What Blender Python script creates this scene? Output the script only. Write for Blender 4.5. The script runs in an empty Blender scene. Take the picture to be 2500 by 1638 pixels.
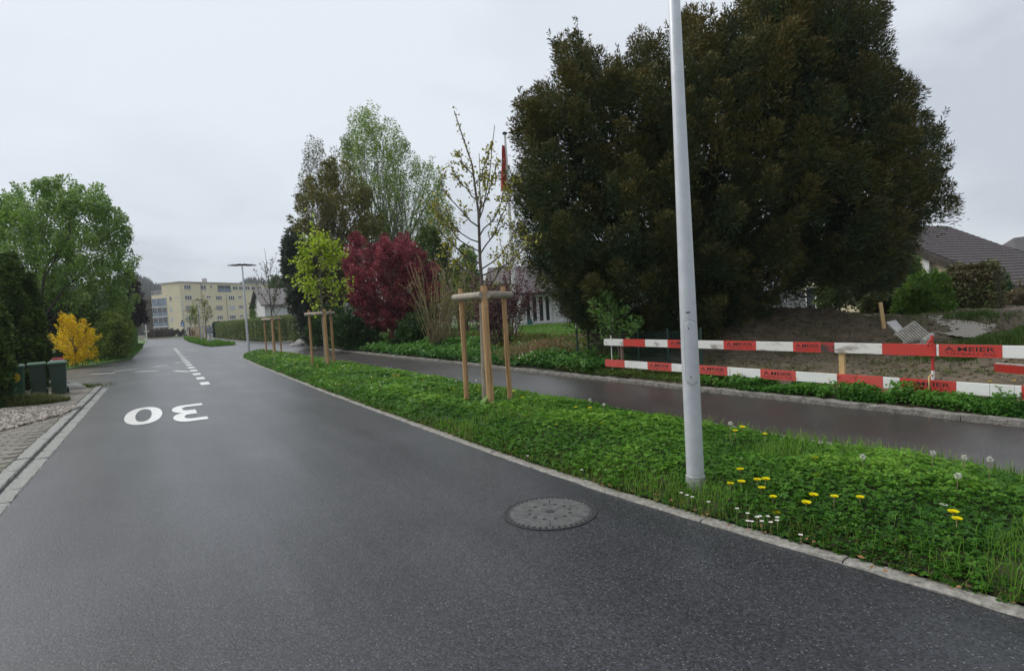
import bpy, math, random
import numpy as np
from mathutils import Vector, Matrix
random.seed(5)
rng = np.random.default_rng(11)
SC = bpy.context.scene
COL = SC.collection

# ------------------------------------------------------------------ camera
F, CX, CY, EYE = 1400.0, 1250.0, 819.0, 1.65
PITCH, ROLL = math.radians(2.5), 0.058
_f = np.array([0, math.cos(PITCH), -math.sin(PITCH)])
_r0 = np.array([1.0, 0, 0]); _u0 = np.cross(_r0, _f)
CR = math.cos(ROLL)*_r0 - math.sin(ROLL)*_u0
CU = math.sin(ROLL)*_r0 + math.cos(ROLL)*_u0
cam_data = bpy.data.cameras.new('camera'); cam = bpy.data.objects.new('camera', cam_data); COL.objects.link(cam)
cam_data.sensor_width = 36.0; cam_data.lens = 36.0*F/2500.0
cam_data.clip_start = 0.05; cam_data.clip_end = 4000
cam.matrix_world = Matrix(((CR[0], CU[0], -_f[0], 0), (CR[1], CU[1], -_f[1], 0), (CR[2], CU[2], -_f[2], EYE), (0, 0, 0, 1)))
SC.camera = cam

# ------------------------------------------------------------------ sky, sun, exposure
SUN_EL, SUN_AZ = math.radians(48), math.radians(-70)       # azimuth from +Y, left of the view
world = bpy.data.worlds.new('World'); SC.world = world; world.use_nodes = True
wt = world.node_tree; wt.nodes.clear()
def wn(t, **k):
    n = wt.nodes.new(t)
    for a, b in k.items(): setattr(n, a, b)
    return n
sky = wn('ShaderNodeTexSky', sky_type='NISHITA', sun_disc=False)
sky.sun_elevation = SUN_EL; sky.sun_rotation = SUN_AZ
tc = wn('ShaderNodeTexCoord'); sep = wn('ShaderNodeSeparateXYZ'); wt.links.new(tc.outputs['Generated'], sep.inputs[0])
def wmath(op, a, b):
    n = wn('ShaderNodeMath', operation=op)
    for i, v in enumerate((a, b)):
        if isinstance(v, (int, float)): n.inputs[i].default_value = v
        else: wt.links.new(v, n.inputs[i])
    return n.outputs[0]
zz = wmath('ADD', wmath('MAXIMUM', sep.outputs[2], 0.0), 0.22)
cmb = wn('ShaderNodeCombineXYZ')
wt.links.new(wmath('DIVIDE', sep.outputs[0], zz), cmb.inputs[0]); wt.links.new(wmath('DIVIDE', sep.outputs[1], zz), cmb.inputs[1])
cmb.inputs[2].default_value = 3.7
n1 = wn('ShaderNodeTexNoise'); n1.inputs['Scale'].default_value = 0.85; n1.inputs['Detail'].default_value = 6; n1.inputs['Roughness'].default_value = 0.5
n1.inputs['Distortion'].default_value = 0.6
wt.links.new(cmb.outputs[0], n1.inputs['Vector'])
# thinner cloud towards the sun is brighter
sd = (math.sin(SUN_AZ)*math.cos(SUN_EL), math.cos(SUN_AZ)*math.cos(SUN_EL), math.sin(SUN_EL))
dot = wn('ShaderNodeVectorMath', operation='DOT_PRODUCT'); wt.links.new(tc.outputs['Generated'], dot.inputs[0]); dot.inputs[1].default_value = sd
fac = wmath('ADD', n1.outputs['Fac'], wmath('MULTIPLY', dot.outputs['Value'], 0.20))
ramp = wn('ShaderNodeValToRGB'); wt.links.new(fac, ramp.inputs[0])
e = ramp.color_ramp.elements
e[0].position = 0.43; e[0].color = (0.39, 0.42, 0.465, 1)
e[1].position = 0.68; e[1].color = (0.545, 0.577, 0.615, 1)
m_ = ramp.color_ramp.elements.new(0.54); m_.color = (0.49, 0.522, 0.565, 1)
bg1 = wn('ShaderNodeBackground'); bg1.inputs['Strength'].default_value = 0.10; wt.links.new(sky.outputs[0], bg1.inputs[0])
bg2 = wn('ShaderNodeBackground'); wt.links.new(wmath('ADD', wmath('MULTIPLY', wmath('MAXIMUM', sep.outputs[2], 0.0), .06), .95), bg2.inputs['Strength']); wt.links.new(ramp.outputs[0], bg2.inputs[0])
mixw = wn('ShaderNodeMixShader'); mixw.inputs[0].default_value = 0.93
wt.links.new(bg1.outputs[0], mixw.inputs[1]); wt.links.new(bg2.outputs[0], mixw.inputs[2])
wo = wn('ShaderNodeOutputWorld'); wt.links.new(mixw.outputs[0], wo.inputs['Surface'])
sl = bpy.data.lights.new('sun', 'SUN'); sun = bpy.data.objects.new('sun', sl); COL.objects.link(sun)
sl.energy = 1.5; sl.angle = math.radians(40); sl.color = (1, 0.97, 0.92)
sun.rotation_euler = Vector(sd).to_track_quat('Z', 'Y').to_euler()
SC.view_settings.view_transform = 'Standard'; SC.view_settings.look = 'None'
SC.view_settings.exposure = 0.68; SC.view_settings.gamma = 1.0; SC.view_settings.use_curve_mapping = False

# ------------------------------------------------------------------ survey helpers: a pixel of the photo -> a point of the place
def ray(px, py): return _f + CR*(px-CX)/F - CU*(py-CY)/F
E0 = np.array([0, 0, EYE])
def G(px, py, z=0.0):
    d = ray(px, py); return E0 + d*((z-EYE)/d[2])
def D(px, py, Y):
    d = ray(px, py); return E0 + d*(Y/d[1])
RD = np.array([-.525, .851]); RD /= np.linalg.norm(RD); RN = np.array([RD[1], -RD[0]])
def W(a, n, z=0.0):                       # along the road, across the road (right positive)
    p = RD*a + RN*n; return np.array([p[0], p[1], z])
def AN(p): return float(p[0]*RD[0]+p[1]*RD[1]), float(p[0]*RN[0]+p[1]*RN[1])
def onplane(px, py, n):                   # hit of a vertical plane parallel to the road
    d = ray(px, py); p = E0 + d*(n/(d[0]*RN[0]+d[1]*RN[1])); return AN(p)[0], float(p[2])
def wallhit(px, py, C, u):                # hit of a vertical wall through C along u -> (t, z)
    d = ray(px, py); A = np.array([[d[0], -u[0]], [d[1], -u[1]]]); s, t = np.linalg.solve(A, np.array([C[0], C[1]])); return float(t), float(EYE+d[2]*s)
S = 1.0508
def PX(*pts): return [(x*S, y*S) for x, y in pts]

# ------------------------------------------------------------------ materials
M = {}
def _pm(name):
    m = bpy.data.materials.new(name); m.use_nodes = True; nt = m.node_tree
    return m, nt, nt.nodes['Principled BSDF']
def mat(key, col, rough=0.6, spec=0.5, col2=None, vscale=4, vdetail=4, bump=0.0, bscale=60, metal=0.0, stretch=None, contrast=(0.35, 0.65), rvar=0.0, coat=0.0, space='Object'):
    m, nt, b = _pm(key); L = nt.links
    b.inputs['Roughness'].default_value = rough; b.inputs['Specular IOR Level'].default_value = spec; b.inputs['Metallic'].default_value = metal
    b.inputs['Base Color'].default_value = (*col, 1)
    if coat: b.inputs['Coat Weight'].default_value = coat; b.inputs['Coat Roughness'].default_value = 0.15
    tcn = nt.nodes.new('ShaderNodeTexCoord') if space == 'Object' else nt.nodes.new('ShaderNodeNewGeometry')
    src = tcn.outputs['Object'] if space == 'Object' else tcn.outputs['Position']
    if stretch:
        mp = nt.nodes.new('ShaderNodeMapping'); mp.inputs['Scale'].default_value = stretch; L.new(src, mp.inputs['Vector']); src = mp.outputs[0]
    if col2 is not None:
        n = nt.nodes.new('ShaderNodeTexNoise'); n.inputs['Scale'].default_value = vscale; n.inputs['Detail'].default_value = vdetail; n.inputs['Roughness'].default_value = 0.6
        L.new(src, n.inputs['Vector'])
        r = nt.nodes.new('ShaderNodeValToRGB'); L.new(n.outputs['Fac'], r.inputs[0])
        r.color_ramp.elements[0].position = contrast[0]; r.color_ramp.elements[1].position = contrast[1]
        r.color_ramp.elements[0].color = (*col, 1); r.color_ramp.elements[1].color = (*col2, 1)
        L.new(r.outputs[0], b.inputs['Base Color'])
        if rvar:
            mr = nt.nodes.new('ShaderNodeMapRange'); L.new(n.outputs['Fac'], mr.inputs[0]); mr.inputs[1].default_value = .3; mr.inputs[2].default_value = .7
            mr.inputs[3].default_value = rough-rvar; mr.inputs[4].default_value = rough+rvar; L.new(mr.outputs[0], b.inputs['Roughness'])
    if bump:
        n2 = nt.nodes.new('ShaderNodeTexNoise'); n2.inputs['Scale'].default_value = bscale; n2.inputs['Detail'].default_value = 4; L.new(src, n2.inputs['Vector'])
        bp = nt.nodes.new('ShaderNodeBump'); bp.inputs['Strength'].default_value = bump; bp.inputs['Distance'].default_value = 0.02
        L.new(n2.outputs['Fac'], bp.inputs['Height']); L.new(bp.outputs[0], b.inputs['Normal'])
    M[key] = m; return m
def leafmat(key, rough=0.5, trans=0.3, spec=0.35):
    m, nt, b = _pm(key); L = nt.links
    at = nt.nodes.new('ShaderNodeAttribute'); at.attribute_name = 'tint'
    b.inputs['Roughness'].default_value = rough; b.inputs['Specular IOR Level'].default_value = spec
    L.new(at.outputs['Color'], b.inputs['Base Color'])
    tr = nt.nodes.new('ShaderNodeBsdfTranslucent'); L.new(at.outputs['Color'], tr.inputs['Color'])
    mx = nt.nodes.new('ShaderNodeMixShader'); mx.inputs[0].default_value = trans
    L.new(b.outputs[0], mx.inputs[1]); L.new(tr.outputs[0], mx.inputs[2]); L.new(mx.outputs[0], nt.nodes['Material Output'].inputs['Surface'])
    M[key] = m
def asphalt(key, dark, light, r0, r1, speck=0.5, coat=(.40, .9, .36)):
    m, nt, b = _pm(key); L = nt.links; N = nt.nodes
    g = N.new('ShaderNodeNewGeometry'); mp = N.new('ShaderNodeMapping'); mp.inputs['Rotation'].default_value = (0, 0, math.radians(-31.7)); L.new(g.outputs['Position'], mp.inputs['Vector'])
    def noise(sc, det=3, src=None, rough=.55):
        n = N.new('ShaderNodeTexNoise'); n.inputs['Scale'].default_value = sc; n.inputs['Detail'].default_value = det; n.inputs['Roughness'].default_value = rough
        L.new(src or g.outputs['Position'], n.inputs['Vector']); return n.outputs['Fac']
    mp2 = N.new('ShaderNodeMapping'); mp2.inputs['Scale'].default_value = (1.2, .12, 1); L.new(mp.outputs[0], mp2.inputs['Vector'])
    big = noise(.5, 4); streak = noise(1.6, 4, mp2.outputs[0]); fine = noise(42, 6, None, .85)
    def mathn(op, a, c):
        n = N.new('ShaderNodeMath'); n.operation = op
        for i, v in enumerate((a, c)):
            if isinstance(v, (int, float)): n.inputs[i].default_value = v
            else: L.new(v, n.inputs[i])
        return n.outputs[0]
    s = mathn('ADD', mathn('MULTIPLY', big, .3), mathn('ADD', mathn('MULTIPLY', streak, .30), mathn('SUBTRACT', mathn('MULTIPLY', fine, 1.25), .35)))
    rp = N.new('ShaderNodeValToRGB'); L.new(s, rp.inputs[0]); rp.color_ramp.elements[0].position = .36; rp.color_ramp.elements[1].position = .82
    rp.color_ramp.elements[0].color = (*dark, 1); rp.color_ramp.elements[1].color = (*light, 1)
    colout = rp.outputs[0]
    # aggregate stones
    v = N.new('ShaderNodeTexVoronoi'); v.inputs['Scale'].default_value = 75; L.new(g.outputs['Position'], v.inputs['Vector'])
    sp = N.new('ShaderNodeSeparateColor'); L.new(v.outputs['Color'], sp.inputs[0])
    gm = N.new('ShaderNodeMapRange'); L.new(sp.outputs[1], gm.inputs[0]); gm.inputs[3].default_value = .2; gm.inputs[4].default_value = 1.9
    gx = N.new('ShaderNodeVectorMath'); gx.operation = 'SCALE'; L.new(colout, gx.inputs[0]); L.new(gm.outputs[0], gx.inputs['Scale']); colout = gx.outputs[0]
    gt = mathn('GREATER_THAN', sp.outputs[0], .90)
    inn = mathn('LESS_THAN', v.outputs['Distance'], .33)
    mk = mathn('MULTIPLY', mathn('MULTIPLY', gt, inn), speck)
    mx = N.new('ShaderNodeMix'); mx.data_type = 'RGBA'; L.new(mk, mx.inputs[0]); L.new(colout, mx.inputs[6]); mx.inputs[7].default_value = (.22, .215, .205, 1)
    L.new(mx.outputs[2], b.inputs['Base Color'])
    rr = mathn('ADD', mathn('MULTIPLY', big, .5), mathn('MULTIPLY', streak, .5))
    mr = N.new('ShaderNodeMapRange'); L.new(rr, mr.inputs[0]); mr.inputs[1].default_value = .35; mr.inputs[2].default_value = .65; mr.inputs[3].default_value = r0; mr.inputs[4].default_value = r1
    L.new(mr.outputs[0], b.inputs['Roughness'])
    bp = N.new('ShaderNodeBump'); bp.inputs['Strength'].default_value = .7; bp.inputs['Distance'].default_value = .006
    hb = mathn('ADD', mathn('MULTIPLY', v.outputs['Distance'], -.7), fine)
    L.new(hb, bp.inputs['Height']); L.new(bp.outputs[0], b.inputs['Normal'])
    b.inputs['Specular IOR Level'].default_value = .4
    cw = N.new('ShaderNodeMapRange'); L.new(rr, cw.inputs[0]); cw.inputs[1].default_value = .35; cw.inputs[2].default_value = .65; cw.inputs[3].default_value = coat[0]; cw.inputs[4].default_value = coat[1]; L.new(cw.outputs[0], b.inputs['Coat Weight'])
    b.inputs['Coat Roughness'].default_value = coat[2]; b.inputs['Coat IOR'].default_value = 1.33
    M[key] = m
asphalt('road_asphalt', (.005, .0052, .0066), (.034, .0356, .044), .38, .56, .6)
asphalt('path_asphalt', (.015, .0125, .0125), (.046, .039, .038), .30, .5, .35, (.45, 1.0, .36))
for k in ('leaf',): leafmat(k)
leafmat('needle', rough=.6, trans=.12, spec=.25)
leafmat('clover', rough=.5, trans=.40, spec=.22)
leafmat('petal', rough=.6, trans=.35, spec=.2)
mat('granite', (.15, .142, .122), .7, col2=(.30, .288, .255), vscale=28, vdetail=8, bump=.35, bscale=60, space='W')
mat('granite_dirty', (.11, .102, .088), .75, col2=(.25, .235, .205), vscale=16, vdetail=9, bump=.8, bscale=45, space='W')
mat('granite_dark', (.14, .145, .13), .6, col2=(.25, .25, .23), vscale=22, vdetail=8, bump=.35, bscale=60, space='W')
mat('paint', (.58, .58, .55), .5, col2=(.76, .76, .73), vscale=9, vdetail=8, bump=.2, bscale=160, contrast=(.3, .5), space='W', coat=.5)
mat('earth', (.055, .045, .028), .9, col2=(.05, .075, .025), vscale=1.2, bump=.6, bscale=14, space='W')
mat('verge_soil', (.030, .038, .014), .9, col2=(.055, .05, .028), vscale=5, bump=.6, bscale=30, space='W')
mat('meadow', (.055, .11, .022), .9, col2=(.09, .16, .035), vscale=2.5, vdetail=8, bump=.6, bscale=40, space='W')
mat('paver', (.13, .115, .095), .75, col2=(.21, .19, .16), vscale=14, vdetail=7, bump=.3, bscale=70, space='W')
mat('joint', (.11, .098, .078), .9, col2=(.075, .085, .045), vscale=3, space='W')
mat('galv', (.52, .54, .565), .40, spec=.5, col2=(.60, .62, .645), vscale=9, vdetail=7, metal=.3, rvar=.06, bump=.03, bscale=90)
mat('galv_base', (.36, .365, .37), .55, col2=(.47, .47, .47), vscale=14, vdetail=7, metal=.4, bump=.1, bscale=50)
mat('dark_metal', (.035, .035, .04), .4)
mat('black', (.012, .012, .012), .6)
mat('wood_stake', (.36, .20, .085), .7, col2=(.50, .31, .145), vscale=5, vdetail=8, stretch=(6, 6, .5), bump=.3, bscale=12)
mat('wood_old', (.25, .23, .20), .8, col2=(.40, .33, .25), vscale=4, vdetail=8, stretch=(3, 3, 3), bump=.35, bscale=25)
mat('wood_new', (.50, .32, .13), .65, col2=(.60, .42, .20), vscale=6, stretch=(4, 4, .6), bump=.1)
mat('wood_grey', (.27, .25, .22), .8, col2=(.40, .38, .34), vscale=9, stretch=(1, 1, 1), bump=.3)
mat('bark', (.085, .07, .055), .9, col2=(.17, .145, .115), vscale=14, vdetail=6, stretch=(1, 1, .35), bump=.6, bscale=30)
mat('bark_dark', (.035, .028, .022), .9, col2=(.07, .055, .042), vscale=12, stretch=(1, 1, .3), bump=.6, bscale=30)
mat('black_bark', (.016, .013, .010), .95, col2=(.032, .026, .020), vscale=12, bump=.5)
mat('bark_red', (.12, .06, .05), .85, col2=(.20, .12, .09), vscale=10, bump=.4)
mat('bark_birch', (.30, .29, .27), .7, col2=(.10, .09, .08), vscale=6, stretch=(1, 1, 3), contrast=(.5, .7))
mat('stem', (.20, .15, .085), .8, col2=(.30, .24, .13), vscale=10)
mat('reed', (.22, .18, .13), .85, col2=(.36, .31, .24), vscale=20, stretch=(1, 1, .2), bump=.6, bscale=70)
mat('plank_white', (.66, .65, .61), .55, col2=(.30, .27, .23), vscale=3.5, vdetail=9, stretch=(1, 1, 3.5), contrast=(.54, .66), bump=.15, bscale=40, space='W')
mat('plank_clean', (.74, .735, .71), .5, col2=(.60, .58, .54), vscale=3, vdetail=9, stretch=(1, 1, 3), contrast=(.5, .75), bump=.1, bscale=40, space='W')
mat('plank_red', (.52, .035, .022), .5, col2=(.44, .045, .035), vscale=5, vdetail=9, bump=.1, bscale=40, space='W')
mat('plank_faded', (.56, .075, .06), .55, col2=(.46, .06, .05), vscale=5, vdetail=9, contrast=(.4, .7), bump=.1, space='W')
mat('plank_scuffed', (.36, .03, .025), .6, col2=(.045, .035, .03), vscale=5, vdetail=9, contrast=(.42, .55), bump=.1, space='W')
mat('black_print', (.012, .010, .010), .6)
mat('dark_red_print', (.10, .010, .010), .6)
mat('bin_green', (.028, .085, .045), .42, col2=(.036, .10, .054), vscale=3, vdetail=7, rvar=.06)
mat('bin_lid', (.045, .125, .07), .4, col2=(.065, .155, .09), vscale=3, rvar=.05)
mat('bin_dark', (.030, .058, .038), .45, col2=(.040, .072, .048), vscale=3, rvar=.06)
mat('sticker', (.62, .42, .015), .5)
mat('red_plastic', (.55, .03, .03), .35)
mat('white', (.72, .72, .70), .5, col2=(.64, .64, .62), vscale=3, vdetail=7)
mat('white_wall', (.66, .66, .64), .8, col2=(.58, .58, .555), vscale=1.2, vdetail=7, bump=.1)
mat('cream', (.76, .685, .475), .85, col2=(.71, .635, .44), vscale=.35, vdetail=8, bump=.05)
mat('yellow_wall', (.62, .55, .36), .85, col2=(.56, .50, .33), vscale=.8)
mat('pink_wall', (.45, .35, .28), .85)
mat('glass', (.030, .036, .042), .06, spec=.8)
mat('glass_blue', (.16, .23, .30), .12, spec=.8, col2=(.09, .14, .19), vscale=.8)
mat('shutter', (.33, .32, .33), .5, col2=(.27, .26, .27), vscale=1)
mat('shutter_pale', (.52, .53, .52), .5)
mat('concrete', (.40, .39, .37), .8, col2=(.48, .47, .45), vscale=2, bump=.1)
mat('cover_concrete', (.060, .059, .058), .6, col2=(.105, .103, .10), vscale=16, vdetail=8, bump=.25, bscale=130, space='W')
mat('cast_iron', (.014, .014, .015), .6, col2=(.03, .03, .031), vscale=30, bump=.3, bscale=120, space='W')
mat('roof_brown', (.042, .033, .033), .6, col2=(.078, .064, .062), vscale=5, vdetail=6, bump=.2, bscale=20, space='W')
mat('roof_grey', (.11, .10, .098), .7, col2=(.17, .155, .15), vscale=2, vdetail=6)
mat('roof_violet', (.10, .082, .085), .65, col2=(.17, .142, .142), vscale=6, vdetail=6)
mat('soil', (.060, .046, .029), .95, col2=(.165, .128, .080), vscale=4.5, vdetail=12, bump=1.0, bscale=14, contrast=(.3, .7), space='W')
mat('gravel_sheet', (.27, .235, .195), .85, col2=(.42, .38, .325), vscale=40, vdetail=6, bump=.5, bscale=60, space='W')
mat('pebble', (.065, .052, .042), .6, col2=(.36, .31, .26), vscale=9, vdetail=2, contrast=(.35, .65), space='W')
mat('stone', (.24, .235, .22), .75, col2=(.38, .37, .34), vscale=3, vdetail=8, bump=.4, bscale=10)
mat('fence_green', (.018, .055, .040), .5)
mat('flag_red', (.55, .05, .05), .7, col2=(.48, .04, .04), vscale=3)
mat('flag_white', (.7, .7, .7), .7)
mat('can_green', (.01, .09, .075), .4)
mat('tarp_white', (.66, .68, .70), .5, col2=(.56, .58, .60), vscale=2)
mat('tarp_green', (.03, .30, .17), .5)
mat('sign_blue', (.02, .10, .36), .4)
mat('yellow_plastic', (.45, .50, .04), .5)

# ------------------------------------------------------------------ object helpers
def tag(o, label=None, cat=None, group=None, kind=None):
    if label: o['label'] = label
    if cat: o['category'] = cat
    if group: o['group'] = group
    if kind: o['kind'] = kind
    return o
ORG = {}
def thing(name, label, cat, loc=(0, 0, 0), rz=0.0, group=None, kind=None):
    o = bpy.data.objects.new(name, None); COL.objects.link(o); o.empty_display_size = .2
    o.location = Vector([float(v) for v in loc]); o.rotation_euler = (0, 0, rz); ORG[o.name] = np.array([float(v) for v in loc])
    return tag(o, label, cat, group, kind)
def org(p): return ORG.get(p.name, np.zeros(3)) if p is not None else np.zeros(3)
def link(name, me, parent=None, mt=None):
    o = bpy.data.objects.new(name, me); COL.objects.link(o)
    if mt is not None: me.materials.append(M[mt] if isinstance(mt, str) else mt)
    if parent is not None: o.parent = parent; ORG[o.name] = org(parent)
    return o
class MB:
    def __init__(s): s.v = []; s.f = []
    def add(s, vs, fs):
        o = len(s.v); s.v += [tuple(map(float, p)) for p in vs]; s.f += [tuple(i+o for i in f) for f in fs]; return s
    def box(s, c, size, rz=0.0, R=None):
        c = np.array(c, float); h = np.array(size, float)/2
        pts = np.array([(x, y, z) for z in (-1, 1) for y in (-1, 1) for x in (-1, 1)])*h
        if R is None:
            cc, ss = math.cos(rz), math.sin(rz); R = np.array([[cc, -ss, 0], [ss, cc, 0], [0, 0, 1]])
        return s.add(pts@np.array(R).T+c, [(0, 2, 3, 1), (4, 5, 7, 6), (0, 1, 5, 4), (2, 6, 7, 3), (0, 4, 6, 2), (1, 3, 7, 5)])
    def beam(s, p, q, w, h, up=(0, 0, 1)):
        p, q = np.array(p, float), np.array(q, float); x = q-p; L = np.linalg.norm(x); x = x/L
        y = np.cross(up, x); y = y/np.linalg.norm(y); z = np.cross(x, y)
        return s.box((p+q)/2, (L, w, h), R=np.stack([x, y, z], 1))
    def tube(s, pts, rad, n=8, caps=True):
        pts = [np.array(p, float) for p in pts]; k = len(pts)
        if not hasattr(rad, '__len__'): rad = [rad]*k
        vs = []; ref = None
        for i in range(k):
            t = pts[min(i+1, k-1)]-pts[max(i-1, 0)]; t = t/(np.linalg.norm(t)+1e-9)
            if ref is None:
                ref = np.cross(t, (0, 0, 1)) if abs(t[2]) < .9 else np.cross(t, (1, 0, 0))
            ref = ref-t*(ref@t); ref = ref/(np.linalg.norm(ref)+1e-9); b = np.cross(t, ref)
            for j in range(n):
                an = 2*math.pi*j/n; vs.append(pts[i]+rad[i]*(ref*math.cos(an)+b*math.sin(an)))
        fs = [(i*n+j, i*n+(j+1) % n, (i+1)*n+(j+1) % n, (i+1)*n+j) for i in range(k-1) for j in range(n)]
        if caps: fs += [tuple(range(n-1, -1, -1)), tuple((k-1)*n+j for j in range(n))]
        return s.add(vs, fs)
    def lathe(s, c, prof, n=24):
        vs = []; k = len(prof)
        for r, z in prof:
            for j in range(n): an = 2*math.pi*j/n; vs.append((c[0]+r*math.cos(an), c[1]+r*math.sin(an), c[2]+z))
        fs = [(i*n+j, i*n+(j+1) % n, (i+1)*n+(j+1) % n, (i+1)*n+j) for i in range(k-1) for j in range(n)]
        fs += [tuple(range(n-1, -1, -1)), tuple((k-1)*n+j for j in range(n))]
        return s.add(vs, fs)
    def prism(s, poly, z0, z1):
        k = len(poly); vs = [(p[0], p[1], z0) for p in poly]+[(p[0], p[1], z1) for p in poly]
        return s.add(vs, [tuple(range(k-1, -1, -1)), tuple(range(k, 2*k))]+[(i, (i+1) % k, k+(i+1) % k, k+i) for i in range(k)])
    def sheet(s, poly, z):
        return s.add([(p[0], p[1], z if np.isscalar(z) else p[2]) for p in poly], [tuple(range(len(poly)))])
    def quad(s, *p): return s.add(p, [tuple(range(len(p)))])
    def build(s, name, mt, parent=None, smooth=False, local=False, bevel=0.0):
        me = bpy.data.meshes.new(name); v = np.array(s.v); 
        if parent is not None and not local: v = v-org(parent)
        me.from_pydata(v.tolist(), [], s.f); me.validate()
        o = link(name, me, parent, mt)
        if smooth:
            me.polygons.foreach_set('use_smooth', [True]*len(me.polygons))
            if smooth == 'auto':
                try: me.set_sharp_from_angle(angle=math.radians(40))
                except Exception: pass
        if bevel:
            b = o.modifiers.new('b', 'BEVEL'); b.width = bevel; b.segments = 2; b.limit_method = 'ANGLE'
        return o
def struct(o): o['kind'] = 'structure'; return o
def copy_tree(o, parent=None):
    c = o.copy(); COL.objects.link(c)
    if parent is not None: c.parent = parent
    ORG[c.name] = ORG.get(o.name, np.zeros(3))
    for ch in list(o.children): copy_tree(ch, c)
    return c

# ---- leaves: one mesh of many folded leaf faces
def leaves(name, P, Dv, Nv, L, Wd, C, mt, parent=None, fold=.25, wide=.45, kind=None):
    n = len(P); P = np.asarray(P, float)
    Dv = Dv/(np.linalg.norm(Dv, axis=1, keepdims=True)+1e-9)
    Sd = np.cross(Dv, Nv); Sd /= (np.linalg.norm(Sd, axis=1, keepdims=True)+1e-9); Nn = np.cross(Sd, Dv)
    L = np.broadcast_to(L, (n,))[:, None]; Wd = np.broadcast_to(Wd, (n,))[:, None]
    mid = P+Dv*L*wide
    V = np.stack([P, mid+Sd*Wd*.5+Nn*Wd*fold, P+Dv*L, mid-Sd*Wd*.5+Nn*Wd*fold], 1).reshape(-1, 3)
    return quadmesh(name, V, np.repeat(C, 4, 0), mt, parent, kind)
VIG = 1.18
def quadmesh(name, V, C, mt, parent=None, kind=None):
    nq = len(V)//4
    C = np.asarray(C, float); lum = (C@np.array([.25, .6, .15]))[:, None]; C = np.clip((lum+(C-lum)*1.12)*VIG, .004, .86)      # wet spring leaves are full in colour
    if parent is not None: V = V-org(parent)
    me = bpy.data.meshes.new(name); me.vertices.add(len(V)); me.vertices.foreach_set('co', V.astype(np.float32).ravel())
    me.loops.add(4*nq); me.loops.foreach_set('vertex_index', np.arange(4*nq, dtype=np.int32))
    me.polygons.add(nq); me.polygons.foreach_set('loop_start', np.arange(0, 4*nq, 4, dtype=np.int32)); me.polygons.foreach_set('loop_total', np.full(nq, 4, np.int32))
    at = me.color_attributes.new('tint', 'FLOAT_COLOR', 'POINT')
    cc = np.ones((len(V), 4), np.float32); cc[:, :3] = C; at.data.foreach_set('color', cc.ravel())
    me.update(calc_edges=True)
    o = link(name, me, parent, mt)
    if kind: o['kind'] = kind
    return o
def unit(v): return v/(np.linalg.norm(v, axis=-1, keepdims=True)+1e-9)
def palette(n, pal, t=None):
    pal = np.array(pal, float); t = rng.random(n) if t is None else np.clip(t, 0, .9999)
    x = t*(len(pal)-1); i = x.astype(int); f = (x-i)[:, None]
    return pal[i]*(1-f)+pal[np.minimum(i+1, len(pal)-1)]*f
def in_poly(x, y, poly):
    p = np.array(poly); c = np.zeros(len(x), bool); j = len(p)-1
    for i in range(len(p)):
        xi, yi, xj, yj = *p[i], *p[j]
        cond = ((yi > y) != (yj > y)) & (x < (xj-xi)*(y-yi)/(yj-yi+1e-12)+xi); c ^= cond; j = i
    return c
def edge_dist(x, y, poly):
    p = np.array(poly); q = np.roll(p, -1, 0); d = np.full(len(x), 1e9)
    for a, b in zip(p, q):
        ab = b-a; t = np.clip(((x-a[0])*ab[0]+(y-a[1])*ab[1])/(ab@ab+1e-12), 0, 1)
        d = np.minimum(d, np.hypot(x-a[0]-t*ab[0], y-a[1]-t*ab[1]))
    return d
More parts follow.
